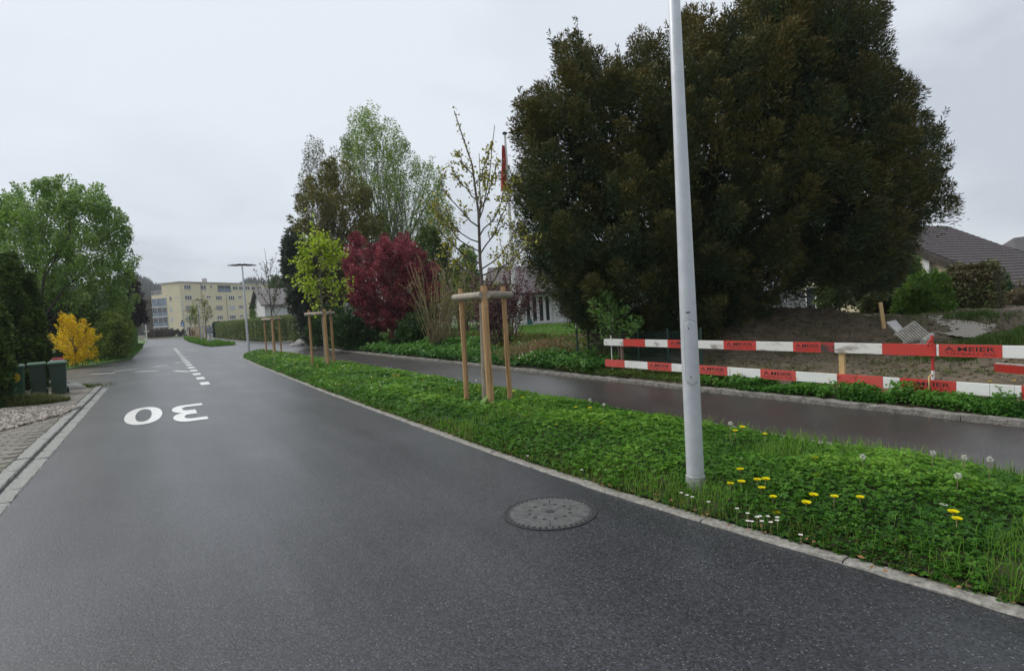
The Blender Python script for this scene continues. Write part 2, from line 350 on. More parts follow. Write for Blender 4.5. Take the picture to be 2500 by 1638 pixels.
# a crown: outline as seen from the road gives width and height, `thick` its half depth; boughs fill the solid
def crown(name, poly_px, Y, thick, nb, per, L, Wd, pal, blen, brad, up=.5, mt='leaf', parent=None, heart=None, shell=.5, hang=0., flat=0., spread=.9, tipcol=None, edge=0., minz=.05, rin=None, kind=None, lvar=.35, zt=0., bright=1.0):
    pw = [D(x, y, Y) for x, y in poly_px]; poly = [(p[0], p[2]) for p in pw]; pa = np.array(poly)
    lo, hi = pa.min(0), pa.max(0); X = []; Z = []
    while len(X) < nb:
        x = rng.uniform(lo[0], hi[0], nb*3); z = rng.uniform(lo[1], hi[1], nb*3); k = in_poly(x, z, poly)
        if edge: k &= edge_dist(x, z, poly) < edge
        X += list(x[k]); Z += list(z[k])
    X = np.array(X[:nb]); Z = np.array(Z[:nb]); d = edge_dist(X, Z, poly); R = rin or np.percentile(d, 92)
    T = thick*np.sqrt(np.clip(1-(1-np.minimum(d/R, 1))**2, 0.01, 1))
    s = rng.uniform(-1, 1, nb); s = np.sign(s)*np.abs(s)**(1-shell)
    cdir = np.array([pa[:, 0].mean(), Y]); cdir /= np.linalg.norm(cdir)
    C = np.stack([X+cdir[0]*T*s, Y+cdir[1]*T*s, Z], 1)
    if heart is None: hx, hz = pa[:, 0].mean(), lo[1]+.25*(hi[1]-lo[1])
    else: h_ = D(*heart, Y); hx, hz = h_[0], h_[2]
    out = unit(C-np.array([hx, Y, hz])); bd = unit(out+np.array([0, 0, up])+rng.normal(0, .25, (nb, 3)))
    bl = blen*rng.uniform(.6, 1.3, nb); btone = rng.random(nb)
    n = nb*per; bi = np.repeat(np.arange(nb), per)
    t = rng.random(n)**.8; rad = brad*(1.05-.75*t)*np.abs(rng.normal(.75, .35, n))
    rv = rng.normal(0, 1, (n, 3)); rv -= bd[bi]*(rv*bd[bi]).sum(1, keepdims=True); rv = unit(rv)
    if flat: rv[:, 2] *= (1-flat)
    P = C[bi]+bd[bi]*((t-.60)*bl[bi])[:, None]+rv*rad[:, None]
    if hang: P[:, 2] -= hang*rng.random(n)*(rad/brad)
    dv = unit(bd[bi]*.7+rv*spread+rng.normal(0, .35, (n, 3))+np.array([0, 0, -1.6*hang if hang else 0]))
    nv = unit(rng.normal(0, .6, (n, 3))+np.array([0, 0, .8])+rv*.5)
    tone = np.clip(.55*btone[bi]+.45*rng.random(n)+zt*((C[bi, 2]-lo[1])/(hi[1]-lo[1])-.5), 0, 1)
    col = palette(n, pal, tone)*rng.uniform(.82, 1.15, (n, 1))*bright
    if tipcol is not None:
        w = np.clip((t-.55)/.45, 0, 1)*(rng.random(n) < .6)*tipcol[3]; col = col*(1-w[:, None])+np.array(tipcol[:3])*w[:, None]
    ls = L*rng.uniform(1-lvar, 1+lvar, n)
    k = P[:, 2] > minz
    return leaves(name, P[k], dv[k], nv[k], ls[k], Wd*(ls/L)[k], col[k], mt, parent, kind=kind), C, bd
def limbs(name, base, heart, ends, r0, mt, parent, n=26, r1=.02, sag=.1, trunk_r=None):
    mb = MB(); base = np.array(base, float); heart = np.array(heart, float)
    mid = (base+heart)/2+rng.normal(0, .06, 3)*np.linalg.norm(heart-base)*np.array([1, 1, 0])
    mb.tube([base-np.array([0, 0, .1]), base+(mid-base)*.15, mid, heart], [r0*1.25, r0, r0*.85, r0*.7], 10)
    idx = rng.choice(len(ends), min(n, len(ends)), replace=False)
    for i in idx:
        e_ = ends[i]; s0 = base+(heart-base)*rng.uniform(.55, 1.0); v = e_-s0
        m1 = s0+v*.35+np.array([0, 0, 1])*sag*np.linalg.norm(v)+rng.normal(0, .05, 3)*np.linalg.norm(v)
        m2 = s0+v*.7+np.array([0, 0, 1])*sag*.7*np.linalg.norm(v)+rng.normal(0, .05, 3)*np.linalg.norm(v)
        rr = r0*rng.uniform(.25, .45); mb.tube([s0, m1, m2, e_], [rr, rr*.7, rr*.45, r1*.6], 6)
    return mb.build(name, mt, parent, smooth=True)
def tree(name, label, poly, Y, thick, base, heart, r0, bark, nb, per, L, Wd, pal, blen, brad, cat='tree', nl=26, group=None, trunkname='trunk', crownname='crown', **k):
    bp = np.array(base, float); t = thing(name, label, cat, bp, group=group)
    c, C, bd = crown(crownname, poly, Y, thick, nb, per, L, Wd, pal, blen, brad, parent=t, heart=heart, **k)
    if r0: limbs(trunkname, bp, D(*heart, Y), C, r0, bark, t, nl)
    return t
def scatter_an(a0, a1, n0, n1, count, dens=None):
    a = rng.uniform(a0, a1, count); n = rng.uniform(n0, n1, count); return a, n
def XY(a, n): return RD[None]*a[:, None]+RN[None]*n[:, None]

# ================================================================== THE SETTING
b = MB(); b.sheet([(-900, -300), (900, -300), (900, 1500), (-900, 1500)], -.06); struct(b.build('ground', 'earth'))
KERB = np.array([(-20, 4.1), (-6, 3.95), (-1, 3.62), (1.07, 3.50), (2.15, 3.40), (2.9, 3.31), (3.87, 3.24), (4.92, 3.21), (6, 3.19), (9.3, 3.19), (13.7, 3.2), (25.3, 3.38), (31.7, 3.55), (35, 3.9), (37.4, 4.7)])
def kn(a): return np.interp(a, KERB[:, 0], KERB[:, 1])
# --- one asphalt sheet: the street with its two side streets
b = MB(); pts = [W(-20, -1.75), *[W(x, kn(x)+.05) for x in np.linspace(-20, 37.4, 70)], W(37.6, 30), W(60, 34), W(60, 9), W(135, 9), W(150, 20), W(165, 20), W(165, -10), W(60, -3), W(40, -3), G(169, 902), G(124, 908), G(0, 912), G(-150, 905), G(-150, 936), G(0, 938), G(124, 941), G(205, 949), W(21.6, -1.75)]
b.sheet(pts, 0.0); road = struct(b.build('road', 'road_asphalt'))
b = MB(); b.sheet([W(-20, 6.02), W(-20, 8.08), W(36.5, 8.2), W(38, 9.2), W(38.5, 6.2), W(37.5, 6.02)], .024); struct(b.build('footpath', 'path_asphalt'))
b = MB(); b.sheet([W(52, 6.0), W(58, 7.3), W(98, 7.3), W(130, 8.4), W(130, 6.4), W(98, 5.9), W(60, 6.0)], .014); struct(b.build('far_footpath', 'path_asphalt'))

def stone_mesh(L, w, h, seed, q=1.):
    r = random.Random(seed); mb = MB(); k = 8
    bev = .012
    prof = [(-w/2, -h), (-w/2, -bev), (-w/2+bev, 0), (w/2-bev, 0), (w/2, -bev), (w/2, -h)]
    vs = []
    for i in range(k+1):
        x = -L/2+L*i/k
        for y, z in prof: vs.append((x+r.uniform(-.003, .003), y+q*r.uniform(-.006, .006), z+q*r.uniform(-.005, .005)))
    m = len(prof); fs = [(i*m+j, (i+1)*m+j, (i+1)*m+j+1, i*m+j+1) for i in range(k) for j in range(m-1)]
    fs += [tuple(range(m)), tuple(k*m+j for j in range(m-1, -1, -1))]
    return mb.add(vs, fs)
def kerb_row(name, nfun, a0, a1, L, w, h, top, mt, rough=1.):
    root = thing(name, None, None, W((a0+a1)/2, nfun((a0+a1)/2), 0), kind='structure')
    vs = [stone_mesh(L-.005, w, h, 10+i, rough).build('kerb_stone', mt, root, local=True) for i in range(3)]
    a = a0; i = 0; protos = list(vs)
    while a < a1:
        p, q = W(a, nfun(a)), W(a+L, nfun(a+L)); c = (p+q)/2
        o = vs[i] if i < 3 else protos[i % 3].copy()
        if i >= 3: COL.objects.link(o)
        o.location = Vector(c-org(root))+Vector((0, 0, top+random.uniform(-.004, .004))); o.rotation_euler = (random.uniform(-.01, .01), 0, math.atan2(q[1]-p[1], q[0]-p[0]))
        a += L; i += 1
    return root
kerb_row('right_kerb', lambda a: kn(a)+.06, -3, 37, .98, .12, .2, .014, 'granite')
kerb_row('left_kerb', lambda a: -1.66, -2, 21.4, .8, .17, .2, .045, 'granite_dark')
kerb_row('left_gutter', lambda a: -1.46, -2, 21.4, .6, .17, .2, .012, 'granite_dark')
kerb_row('footpath_kerb', lambda a: 8.16+.015*math.sin(a*1.7), -4, 36.5, 1.0, .15, .3, .095, 'granite_dirty', 2.2)
kerb_row('footpath_edging', lambda a: 6.0, -4, 37, 1.0, .08, .2, .040, 'granite')
kerb_row('street_kerb', lambda a: np.interp(a, [48, 52, 58, 98], [18, 10.4, 7.4, 7.2]), 50.5, 97, 2.0, .2, .3, .10, 'granite')

# --- painted markings, pieces of the road
def ribbon(pts, w, z, closed=False):
    pts = [np.array(p[:2], float) for p in pts]; k = len(pts); Lf = []; Rt = []
    for i in range(k):
        t = pts[(i+1) % k]-pts[i-1] if closed else pts[min(i+1, k-1)]-pts[max(i-1, 0)]
        t /= np.linalg.norm(t); nn = np.array([-t[1], t[0]]); ww = w if not callable(w) else w(t)
        Lf.append(pts[i]+nn*ww/2); Rt.append(pts[i]-nn*ww/2)
    vs = [(*p, z) for p in Lf]+[(*p, z) for p in Rt]; m = k if closed else k-1
    return vs, [(k+i, k+(i+1) % k, (i+1) % k, i) for i in range(m)]
for a in [18.95+2.165*i for i in range(19)]:
    mb = MB(); mb.sheet([W(a, .98+.0035*(a-19)), W(a+1.02, .98+.0035*(a-19)), W(a+1.02, 1.22+.0035*(a-19)), W(a, 1.22+.0035*(a-19))], .005); mb.build('centre_dash', 'paint', road)
def pxline(x0, y0, x1, y1, w=.20):
    p, q = G(x0, y0), G(x1, y1); mb = MB(); mb.add(*ribbon([p, q], w, .006)); mb.build('painted_line', 'paint', road)
for x0, y0, x1, y1 in [(95, 638, 390, 622), (370, 607, 640, 578), (625, 608, 885, 600), (820, 555, 990, 532), (1070, 512, 1165, 498), (1070, 600, 1255, 607), (1195, 440, 1265, 430), (1330, 412, 1435, 402), (1520, 390, 1640, 378), (900, 400, 1020, 395), (1225, 350, 1325, 350), (1440, 350, 1545, 345), (1670, 345, 1830, 335), (1755, 365, 1875, 357)]:
    pxline(200+x0/4.76, 780+y0/4.76, 200+x1/4.76, 780+y1/4.76)
pxline(120, 923.5, 129, 923); pxline(353, 829, 362, 823, .3)
for x in (1120, 1210): pxline(200+x/4.76, 780+299/4.76, 200+(x+70)/4.76, 780+295/4.76, .25)
# the 30, stretched along the road and facing the oncoming traffic
def band(outer, inner, z, name, closed):
    k = len(outer); vs = [(*W(*p)[:2], z) for p in outer]+[(*W(*p)[:2], z) for p in inner]; m = k if closed else k-1
    mb = MB(); mb.add(vs, [(k+i, k+(i+1) % k, (i+1) % k, i) for i in range(m)]); return mb.build(name, 'paint', road)
a0, n0 = 13.5, -.345
pw_ = lambda v, e: math.copysign(abs(v)**e, v)
TT = np.linspace(0, 2*math.pi, 72, endpoint=False)
band([(a0+1.34*pw_(math.sin(t), .92), n0+.315*pw_(math.cos(t), .88)) for t in TT], [(a0+.98*pw_(math.sin(t), .92), n0+.135*pw_(math.cos(t), .88)) for t in TT], .006, 'painted_zero', True)
a3, n3 = 13.07, .42
for sg, end, zz_ in ((1, .30, .006), (-1, .26, .0066)):
    T3 = np.linspace(math.pi/2, -math.pi/2, 30)
    o_ = [(a3+sg*1.31, n3+end)]+[(a3+sg*(.64+.67*math.sin(t)), n3+.0-.28*pw_(math.cos(t), .8)) for t in T3]+[(a3+sg*(-.03), n3+.13)]
    i_ = [(a3+sg*.95, n3+end)]+[(a3+sg*(.64+.31*math.sin(t)), n3+.02-.115*pw_(math.cos(t), .8)) for t in T3]+[(a3+sg*.33, n3+.13)]
    band(o_, i_, zz_, 'painted_three', False) if sg > 0 else band(i_, o_, zz_, 'painted_three', False)

# --- verge
def vz(a, n):
    k = np.clip((n-kn(a)-.12)/(6.0-kn(a)-.12), 0, 1); return .012+.12*np.sin(np.pi*k**.7)+.02*np.sin(a*1.3)*np.sin(np.pi*k)
def surf(name, a_s, nlo, nhi, zf, m, nn=10):
    vs = []; A = len(a_s)
    for a in a_s:
        for j in range(nn+1):
            n = nlo(a)+(nhi(a)-nlo(a))*j/nn; vs.append(W(a, n, float(zf(np.array(a), np.array(n)))))
    fs = [(i*(nn+1)+j, (i+1)*(nn+1)+j, (i+1)*(nn+1)+j+1, i*(nn+1)+j+1) for i in range(A-1) for j in range(nn)]
    mb = MB(); mb.add(vs, fs); return struct(mb.build(name, m, smooth=True))
surf('verge', list(np.linspace(-4, 34, 60))+list(np.linspace(34.3, 37.4, 12)), lambda a: kn(a)+.13, lambda a: 5.97, vz, 'verge_soil')
ISL = [(56, 3.9, 5.9), (62, 3.6, 5.9), (85, 3.4, 5.8), (110, 3.7, 6.0), (129, 4.3, 5.2)]
ia = np.array(ISL)
surf('far_verge', list(np.linspace(56, 129, 40)), lambda a: np.interp(a, ia[:, 0], ia[:, 1]), lambda a: np.interp(a, ia[:, 0], ia[:, 2]), lambda a, n: .06+0*a, 'meadow', 4)

# --- garden, lawn, building site to the right of the footpath
def hz(x, y):
    x = np.asarray(x, float); y = np.asarray(y, float)
    a = x*RD[0]+y*RD[1]; n = x*RN[0]+y*RN[1]
    ss = lambda t: np.clip(t, 0, 1)**2*(3-2*np.clip(t, 0, 1))
    site = ss((x-2.2)/1.6)*ss((24-y)/4.0)
    garden = .10+.36*ss((n-8.3)/4.0)+.012*np.clip(y-28, 0, 14)
    s = .08+.10*ss((n-8.3)/1.5)
    s = s+1.06*np.exp(-((np.maximum(np.abs(x-7.2)-1.6, 0))/1.0)**2-((y-16.6)/2.2)**2)*ss((n-9.5)/3)
    s = s+.62*ss((x-8.6)/1.4)*ss((y-12.6)/2.0)*(1-.0*x)*np.where(y > 16, 1, 1)*ss((n-9.5)/3)*(1-np.exp(-((np.maximum(np.abs(x-7.2)-1.6, 0))/1.0)**2-((y-16.6)/2.2)**2))
    s = s+.78*np.exp(-((x-11.2)/1.5)**2-((y-10.6)/1.7)**2)
    s = s+.05*np.sin(x*3.1+y*1.7)*np.sin(y*2.9-x)*ss((n-9.2)/1.5)+(.03*np.sin(x*7.3+1)*np.sin(y*6.1)+.022*np.sin(x*13.1+y*5.7)*np.sin(y*11.9-x*3.1)+.018*np.sin(x*19.7-y*8.1)*np.sin(y*17.3+x*6.))*ss((n-9.2)/1.5)
    return np.where(n < 8.22, .09, garden*(1-site)+s*site)
def garden_mesh(name, m, sel, step, box):
    xs = np.arange(box[0], box[1]+step/2, step); ys = np.arange(box[2], box[3]+step/2, step)
    Xg, Yg = np.meshgrid(xs, ys, indexing='ij'); A = Xg*RD[0]+Yg*RD[1]; Nn = Xg*RN[0]+Yg*RN[1]
    push = np.where((Nn < 8.26) & (Nn > 8.26-step*1.6), 8.26-Nn, 0); Xg = Xg+RN[0]*push; Yg = Yg+RN[1]*push
    Nn = Xg*RN[0]+Yg*RN[1]; A = Xg*RD[0]+Yg*RD[1]
    Z = hz(Xg, Yg); ok = (Nn >= 8.255) & (A < 37.5) & sel(Xg, Yg, A, Nn)
    idx = np.arange(Xg.size).reshape(Xg.shape); fs = []
    okf = ok[:-1, :-1] & ok[1:, :-1] & ok[1:, 1:] & ok[:-1, 1:]
    i, j = np.nonzero(okf); fs = np.stack([idx[i, j], idx[i+1, j], idx[i+1, j+1], idx[i, j+1]], 1)
    used = np.unique(fs); rm = np.full(Xg.size, -1); rm[used] = np.arange(len(used))
    V = np.stack([Xg, Yg, Z], -1).reshape(-1, 3)[used]
    me = bpy.data.meshes.new(name); me.from_pydata(V.tolist(), [], rm[fs].tolist()); o = link(name, me, None, m)
    me.polygons.foreach_set('use_smooth', [True]*len(me.polygons)); return struct(o)
garden_mesh('building_site_soil', 'soil', lambda x, y, a, n: (x > 2.4) & (y < 25), .10, (1.6, 22, 1, 25.6))
garden_mesh('garden_soil', 'verge_soil', lambda x, y, a, n: ((x <= 2.55) | (y > 24.8)) & ((n < 13.0) | (y > 24.8)), .35, (-24, 22, 5, 46))
def lawn_z(x, y): return hz(x, y)+.012
xs = np.linspace(-14, 8, 60); ys = np.linspace(17.5, 60, 70)
mb = MB(); Xg, Yg = np.meshgrid(xs, ys, indexing='ij'); nA = Xg*RN[0]+Yg*RN[1]; ok = (nA > 12.4) & ((Xg < 2.4) | (Yg > 24.9))
Zl = hz(Xg, Yg)+.015; idx = np.arange(Xg.size).reshape(Xg.shape)
okf = ok[:-1, :-1] & ok[1:, :-1] & ok[1:, 1:] & ok[:-1, 1:]; i, j = np.nonzero(okf)
mb.add(np.stack([Xg, Yg, Zl], -1).reshape(-1, 3), np.stack([idx[i, j], idx[i+1, j], idx[i+1, j+1], idx[i, j+1]], 1).tolist()); struct(mb.build('lawn', 'meadow', smooth=True))
# gravel yard beyond the mounds
gp = [G(2215, 800, .66), G(2300, 800, .66), G(2385, 800, .66), G(2440, 790, .66), G(2430, 776, .66), G(2330, 783, .66), G(2200, 792, .66)]
gpp = np.array([p[:2] for p in gp]); gx_ = np.arange(gpp[:, 0].min(), gpp[:, 0].max(), .07); gy_ = np.arange(gpp[:, 1].min(), gpp[:, 1].max(), .07); GX, GY = np.meshgrid(gx_, gy_, indexing='ij'); GI = np.arange(GX.size).reshape(GX.shape)
ok = in_poly(GX.ravel(), GY.ravel(), gpp).reshape(GX.shape); i, j = np.nonzero(ok[:-1, :-1] & ok[1:, :-1] & ok[1:, 1:] & ok[:-1, 1:])
mb = MB(); mb.add(np.stack([GX, GY, sum(hz(GX+dx, GY+dy) for dx in (-.7, -.35, 0, .35, .7) for dy in (-.7, -.35, 0, .35, .7))/25+.03], -1).reshape(-1, 3), np.stack([GI[i, j], GI[i+1, j], GI[i+1, j+1], GI[i, j+1]], 1).tolist()); struct(mb.build('gravel_yard', 'gravel_sheet', smooth=True))

# --- left: driveway of pavers, gravel strip, grass corner
mb = MB(); mb.sheet([W(-2, -1.75), W(21.5, -1.75), G(205, 949), G(124, 941), G(60, 942), G(-200, 950), W(6, -14), W(-2, -8)], .037); struct(mb.build('driveway_bed', 'joint'))
drive = thing('driveway_paving', None, None, W(12, -2.2, 0), kind='structure')
pav = []
for i in range(3):
    m_ = MB(); w_, l_, h_ = .245, .165, .05
    r_ = random.Random(i); t_ = [(x*(w_/2-.008), y*(l_/2-.008), r_.uniform(-.003, .003)) for x, y in ((-1, -1), (1, -1), (1, 1), (-1, 1))]; bt = [(x*w_/2, y*l_/2, -h_) for x, y in ((-1, -1), (1, -1), (1, 1), (-1, 1))]
    sd_ = [(x*w_/2, y*l_/2, -.008) for x, y in ((-1, -1), (1, -1), (1, 1), (-1, 1))]
    m_.add(t_+sd_+bt, [(0, 1, 2, 3)]+[(4+k, 4+(k+1) % 4, (k+1) % 4, k) for k in range(4)]+[(8+k, 8+(k+1) % 4, 4+(k+1) % 4, 4+k) for k in range(4)])
    pav.append(m_.build('paver', 'paver', drive, local=True))
cnt = 0; row = 0; a = 7.6
ang = math.atan2(RN[1], RN[0])
while a < 16.0:
    n = -1.88-(.125 if row % 2 else 0)
    lim = np.interp(a, [7.6, 13.8, 16.0], [-2.15, -2.75, -3.0])
    while n > lim and cnt < 298:
        o = pav[cnt] if cnt < 3 else pav[cnt % 3].copy()
        if cnt >= 3: COL.objects.link(o)
        o.location = Vector(W(a, n)-org(drive))+Vector((0, 0, .046+random.uniform(-.004, .004))); o.rotation_euler = (random.uniform(-.012, .012), random.uniform(-.012, .012), ang+random.uniform(-.015, .015)); cnt += 1
        n -= .252
    a += .172; row += 1
mb = MB()
for a in np.arange(-1, 21.3, .172):                             # the remaining pavers, too small or out of view to pick apart
    for k in range(9):
        n = -1.88-.252*k
        near = 7.5 < a < 16.05 and n > np.interp(a, [7.6, 13.8, 16.0], [-2.35, -3.05, -3.2])
        if near or (a < 7.5 and k > 3) or (16.0 < a < 17.0 and n < -1.9): continue
        mb.box(W(a, n, .0215+random.uniform(-.003, .003)), (.24, .16, .05), rz=ang)
o = mb.build('paving_field', 'paver', drive); o['kind'] = 'stuff'
# gravel strip
mb = MB(); pg = [G(0, 1056, .03), G(60, 1040, .03), G(150, 1016, .03), G(196, 996, .03), G(150, 998, .03), G(80, 1000, .03), G(0, 1003, .03), G(-60, 1008, .03), G(-80, 1068, .03)]
ico = [(0, 0, -1)]+[(math.cos(t)*.9, math.sin(t)*.9, -.2) for t in np.linspace(0, 2*math.pi, 5, endpoint=False)]+[(math.cos(t+.6)*.75, math.sin(t+.6)*.75, .5) for t in np.linspace(0, 2*math.pi, 5, endpoint=False)]+[(0, 0, .85)]
icf = [(0, 1+(i+1) % 5, 1+i) for i in range(5)]+[(1+i, 1+(i+1) % 5, 6+i) for i in range(5)]+[(1+(i+1) % 5, 6+(i+1) % 5, 6+i) for i in range(5)]+[(6+i, 6+(i+1) % 5, 11) for i in range(5)]
ico = np.array(ico); pgp = np.array([p[:2] for p in pg])
x = rng.uniform(pgp[:, 0].min(), pgp[:, 0].max(), 16000); y = rng.uniform(pgp[:, 1].min(), pgp[:, 1].max(), 16000); k = in_poly(x, y, pgp)
for px_, py_ in list(zip(x[k], y[k]))[:2600]:
    r = random.uniform(.025, .065); th = random.random()*6.3; c, s = math.cos(th), math.sin(th)
    v = ico*np.array([r*random.uniform(.9, 1.5), r, r*random.uniform(.5, .8)])+rng.normal(0, r*.12, ico.shape); v = np.stack([v[:, 0]*c-v[:, 1]*s, v[:, 0]*s+v[:, 1]*c, v[:, 2]], 1)
    mb.add(v+np.array([px_, py_, .045+random.uniform(0, .03)]), icf)
o = mb.build('pebbles', 'pebble'); tag(o, kind='stuff', label='band of rounded beige and grey pebbles between the pavers on the left', cat='pebbles')
# grass corner with its bank
gl = [G(169, 902), G(212, 895), G(280, 883), G(321, 877), G(333, 866), G(348, 851), W(75, -1.45), W(130, -1.9), W(130, -14), W(70, -20), W(45, -30), G(-260, 905), G(0, 912), G(124, 908)]
mb = MB(); mb.prism([p[:2] for p in gl], -.03, .05); struct(mb.build('grass_corner', 'meadow'))
gbase = [p[:2] for p in gl]
# far end of the street and hills
mb = MB(); mb.prism([W(138, 3)[:2], W(139, 30)[:2], W(200, 40)[:2], W(200, -60)[:2], W(141, -30)[:2], W(137, -6)[:2]], -.03, .04); struct(mb.build('far_lawn', 'earth'))
mb = MB(); vs = []; nx, ny = 46, 9
for i in range(nx):
    az = math.radians(-60+60*i/(nx-1))
    for j in range(ny):
        d = 330+60*j; h = (j/(ny-1))**.9*(46+9*math.sin(i*.7)+6*math.sin(i*1.9+1)); vs.append((d*math.sin(az), d*math.cos(az), h-1))
mb.add(vs, [(i*ny+j, (i+1)*ny+j, (i+1)*ny+j+1, i*ny+j+1) for i in range(nx-1) for j in range(ny-1)])
mat('hill', (.035, .05, .03), .95, col2=(.06, .07, .05), vscale=.05); struct(mb.build('hills', 'hill', smooth=True))
n = 9000; az = np.radians(rng.uniform(-55, -18, n)); d = rng.uniform(335, 800, n); jj = (d-330)/480; ii = (np.degrees(az)+60)/60*45
hh = np.clip(jj, 0, 1)**.9*(46+9*np.sin(ii*.7)+6*np.sin(ii*1.9+1))-1
base = np.stack([d*np.sin(az), d*np.cos(az), hh-1], 1); H = rng.uniform(8, 17, n); Wq = rng.uniform(3, 6, n)
side = np.stack([np.cos(az), -np.sin(az), 0*az], 1); tow = np.stack([np.sin(az), np.cos(az), 0*az], 1)
col = palette(n, [(.022, .035, .022), (.05, .065, .03), (.09, .085, .055)])
V = []
for k in range(3):
    sdv = side*math.cos(k*1.05)+tow*math.sin(k*1.05)
    V.append(np.stack([base+np.array([0, 0, 1]), base+sdv*Wq[:, None]*.5+np.array([0, 0, .38])*H[:, None], base+np.array([0, 0, 1.])*H[:, None], base-sdv*Wq[:, None]*.5+np.array([0, 0, .38])*H[:, None]], 1).reshape(-1, 3))
o = quadmesh('woodland', np.concatenate(V), np.concatenate([np.repeat(col, 4, 0)]*3), 'needle', None, 'stuff'); tag(o, 'hazy wooded hillside far behind the apartment block', 'woodland')

# ================================================================== BUILDINGS
def win(parent, C, u, nrm, t0, t1, z0, z1, panes=2, frame='white', glass='glass', fw=.07, proud=.03, name='window', rail=False):
    u3 = np.array([u[0], u[1], 0]); n3 = np.array([nrm[0], nrm[1], 0]); up = np.array([0, 0, 1.0])
    R = np.stack([u3, n3, up], 1)
    def bx(mb, ta, tb, za, zb, d0, d1): mb.box(np.array([C[0], C[1], 0])+u3*(ta+tb)/2+n3*(d0+d1)/2+up*(za+zb)/2, (tb-ta, d1-d0, zb-za), R=R)
    mb = MB()
    bx(mb, t0, t1, z0, z0+fw, .002, proud); bx(mb, t0, t1, z1-fw, z1, .002, proud)
    bx(mb, t0, t0+fw, z0+fw, z1-fw, .002, proud); bx(mb, t1-fw, t1, z0+fw, z1-fw, .002, proud)
    for k in range(1, panes):
        tm = t0+(t1-t0)*k/panes; bx(mb, tm-fw*.8, tm+fw*.8, z0+fw, z1-fw, .002, proud-.004)
    w = mb.build(name, frame, parent)
    mb = MB(); bx(mb, t0+fw, t1-fw, z0+fw, z1-fw, .003, .012); mb.build('pane', glass, w)
    mb = MB(); bx(mb, t0-.06, t1+.06, z0-.07, z0-.005, .002, .10); mb.build('sill', 'concrete', w)
    return w
# ---- apartment block at the end of the street
C = D(437, 690, 150)[:2]; u = np.array([.375, .927]); u /= np.linalg.norm(u); nf = np.array([u[1], -u[0]]); v = np.array([-u[1], u[0]])
apt = thing('apartment_block', 'long cream apartment block with four rows of windows at the end of the street', 'building', (C[0], C[1], 0))
ztop = wallhit(437, 687, C, u)[1]
tL = wallhit(394, 700, C, v)[0]; tT0 = wallhit(409, 760, C, v)[0]; tT1 = wallhit(373.5, 760, C, v)[0]
P2 = lambda t, s: C+u*t+v*s
mb = MB(); mb.prism([P2(0, 0), P2(36, 0), P2(36, tL), P2(0, tL)], -.5, ztop-.3); mb.build('wall', 'cream', apt)
mb = MB(); mb.prism([P2(-.25, -.25), P2(36.3, -.25), P2(36.3, tL+.25), P2(-.25, tL+.25)], ztop-.3, ztop); roof = mb.build('roof', 'concrete', apt)
t_, z_ = wallhit(519, 690, C, u); mb = MB(); mb.box(np.append(P2(t_, 3), ztop+.6), (1.1, 1.1, 1.3), rz=.38); mb.build('chimney', 'concrete', roof)
zt = wallhit(373.5, 721.5, C, v)[1]
mb = MB(); mb.prism([P2(.6, tL), P2(7, tL), P2(7, tT1), P2(.6, tT1)], -.5, zt-1.0); mb.build('balcony_tower', 'white_wall', apt)
mb = MB(); mb.prism([P2(-.05, tT0), P2(7, tT0), P2(7, tT1+.1), P2(-.05, tT1+.1)], zt-.9, zt); mb.build('balcony_roof', 'cream', apt)
c3 = lambda x, y: (330+x/9.17, 680+y/9.17); c2 = lambda x, y: (340+x/5.5675, 620+y/5.5675)
nl = -u
for y0, y1, ym in ((440, 620, 545), (655, 845, 760), (870, 1070, 985), (1085, 1160, 0)):
    zb = wallhit(*c3(600, y1), C, v)[1]; ztp = wallhit(*c3(600, y0), C, v)[1]
    w = win(apt, C, v, nl, tT0, tT1, zb, ztp, 3, 'white', 'glass_blue' if ym == 545 else 'glass', .07, .12, 'balcony_glazing')
    if ym:
        zm = wallhit(*c3(600, ym), C, v)[1]; mb = MB()
        for k in range(3):
            s0 = tT0+(tT1-tT0)*k/3+.1; s1 = tT0+(tT1-tT0)*(k+1)/3-.1
            p = C+v*(s0+s1)/2+nl*.16; mb.box((p[0], p[1], (zb+zm)/2), (s1-s0, .03, zm-zb-.1), rz=math.atan2(v[1], v[0]))
        mb.build('balustrade', 'glass_blue', w)
    p = C+v*(tT0+tT1)/2+nl*.1; mb = MB(); mb.box((p[0], p[1], zb-.13), (tT1-tT0+.2, .3, .22), rz=math.atan2(v[1], v[0])); mb.build('balcony_slab', 'white', apt)
mb = MB()
for k in range(9):
    p = C+v*(tL+.2+(tT1-tL-.3)*k/8); mb.box((p[0], p[1], zt+.55), (.06, .06, 1.1))
mb.beam(np.append(C+v*(tL+.2), zt+1.1), np.append(C+v*(tT1-.1), zt+1.1), .07, .07); mb.build('terrace_railing', 'galv', apt)
W3 = [(770, 405, 815, 490), (780, 635, 825, 745), (800, 865, 850, 970), (815, 1095, 860, 1190)]
for k, (x0, y0, x1, y1) in enumerate(W3):
    ta, za = wallhit(*c3(x0, y1), C, v); tb, zb = wallhit(*c3(x1, y0), C, v)
    win(apt, C, v, nl, min(ta, tb), max(ta, tb), za, zb, 1, 'white', 'shutter_pale' if k in (1, 2) else 'glass', .09)
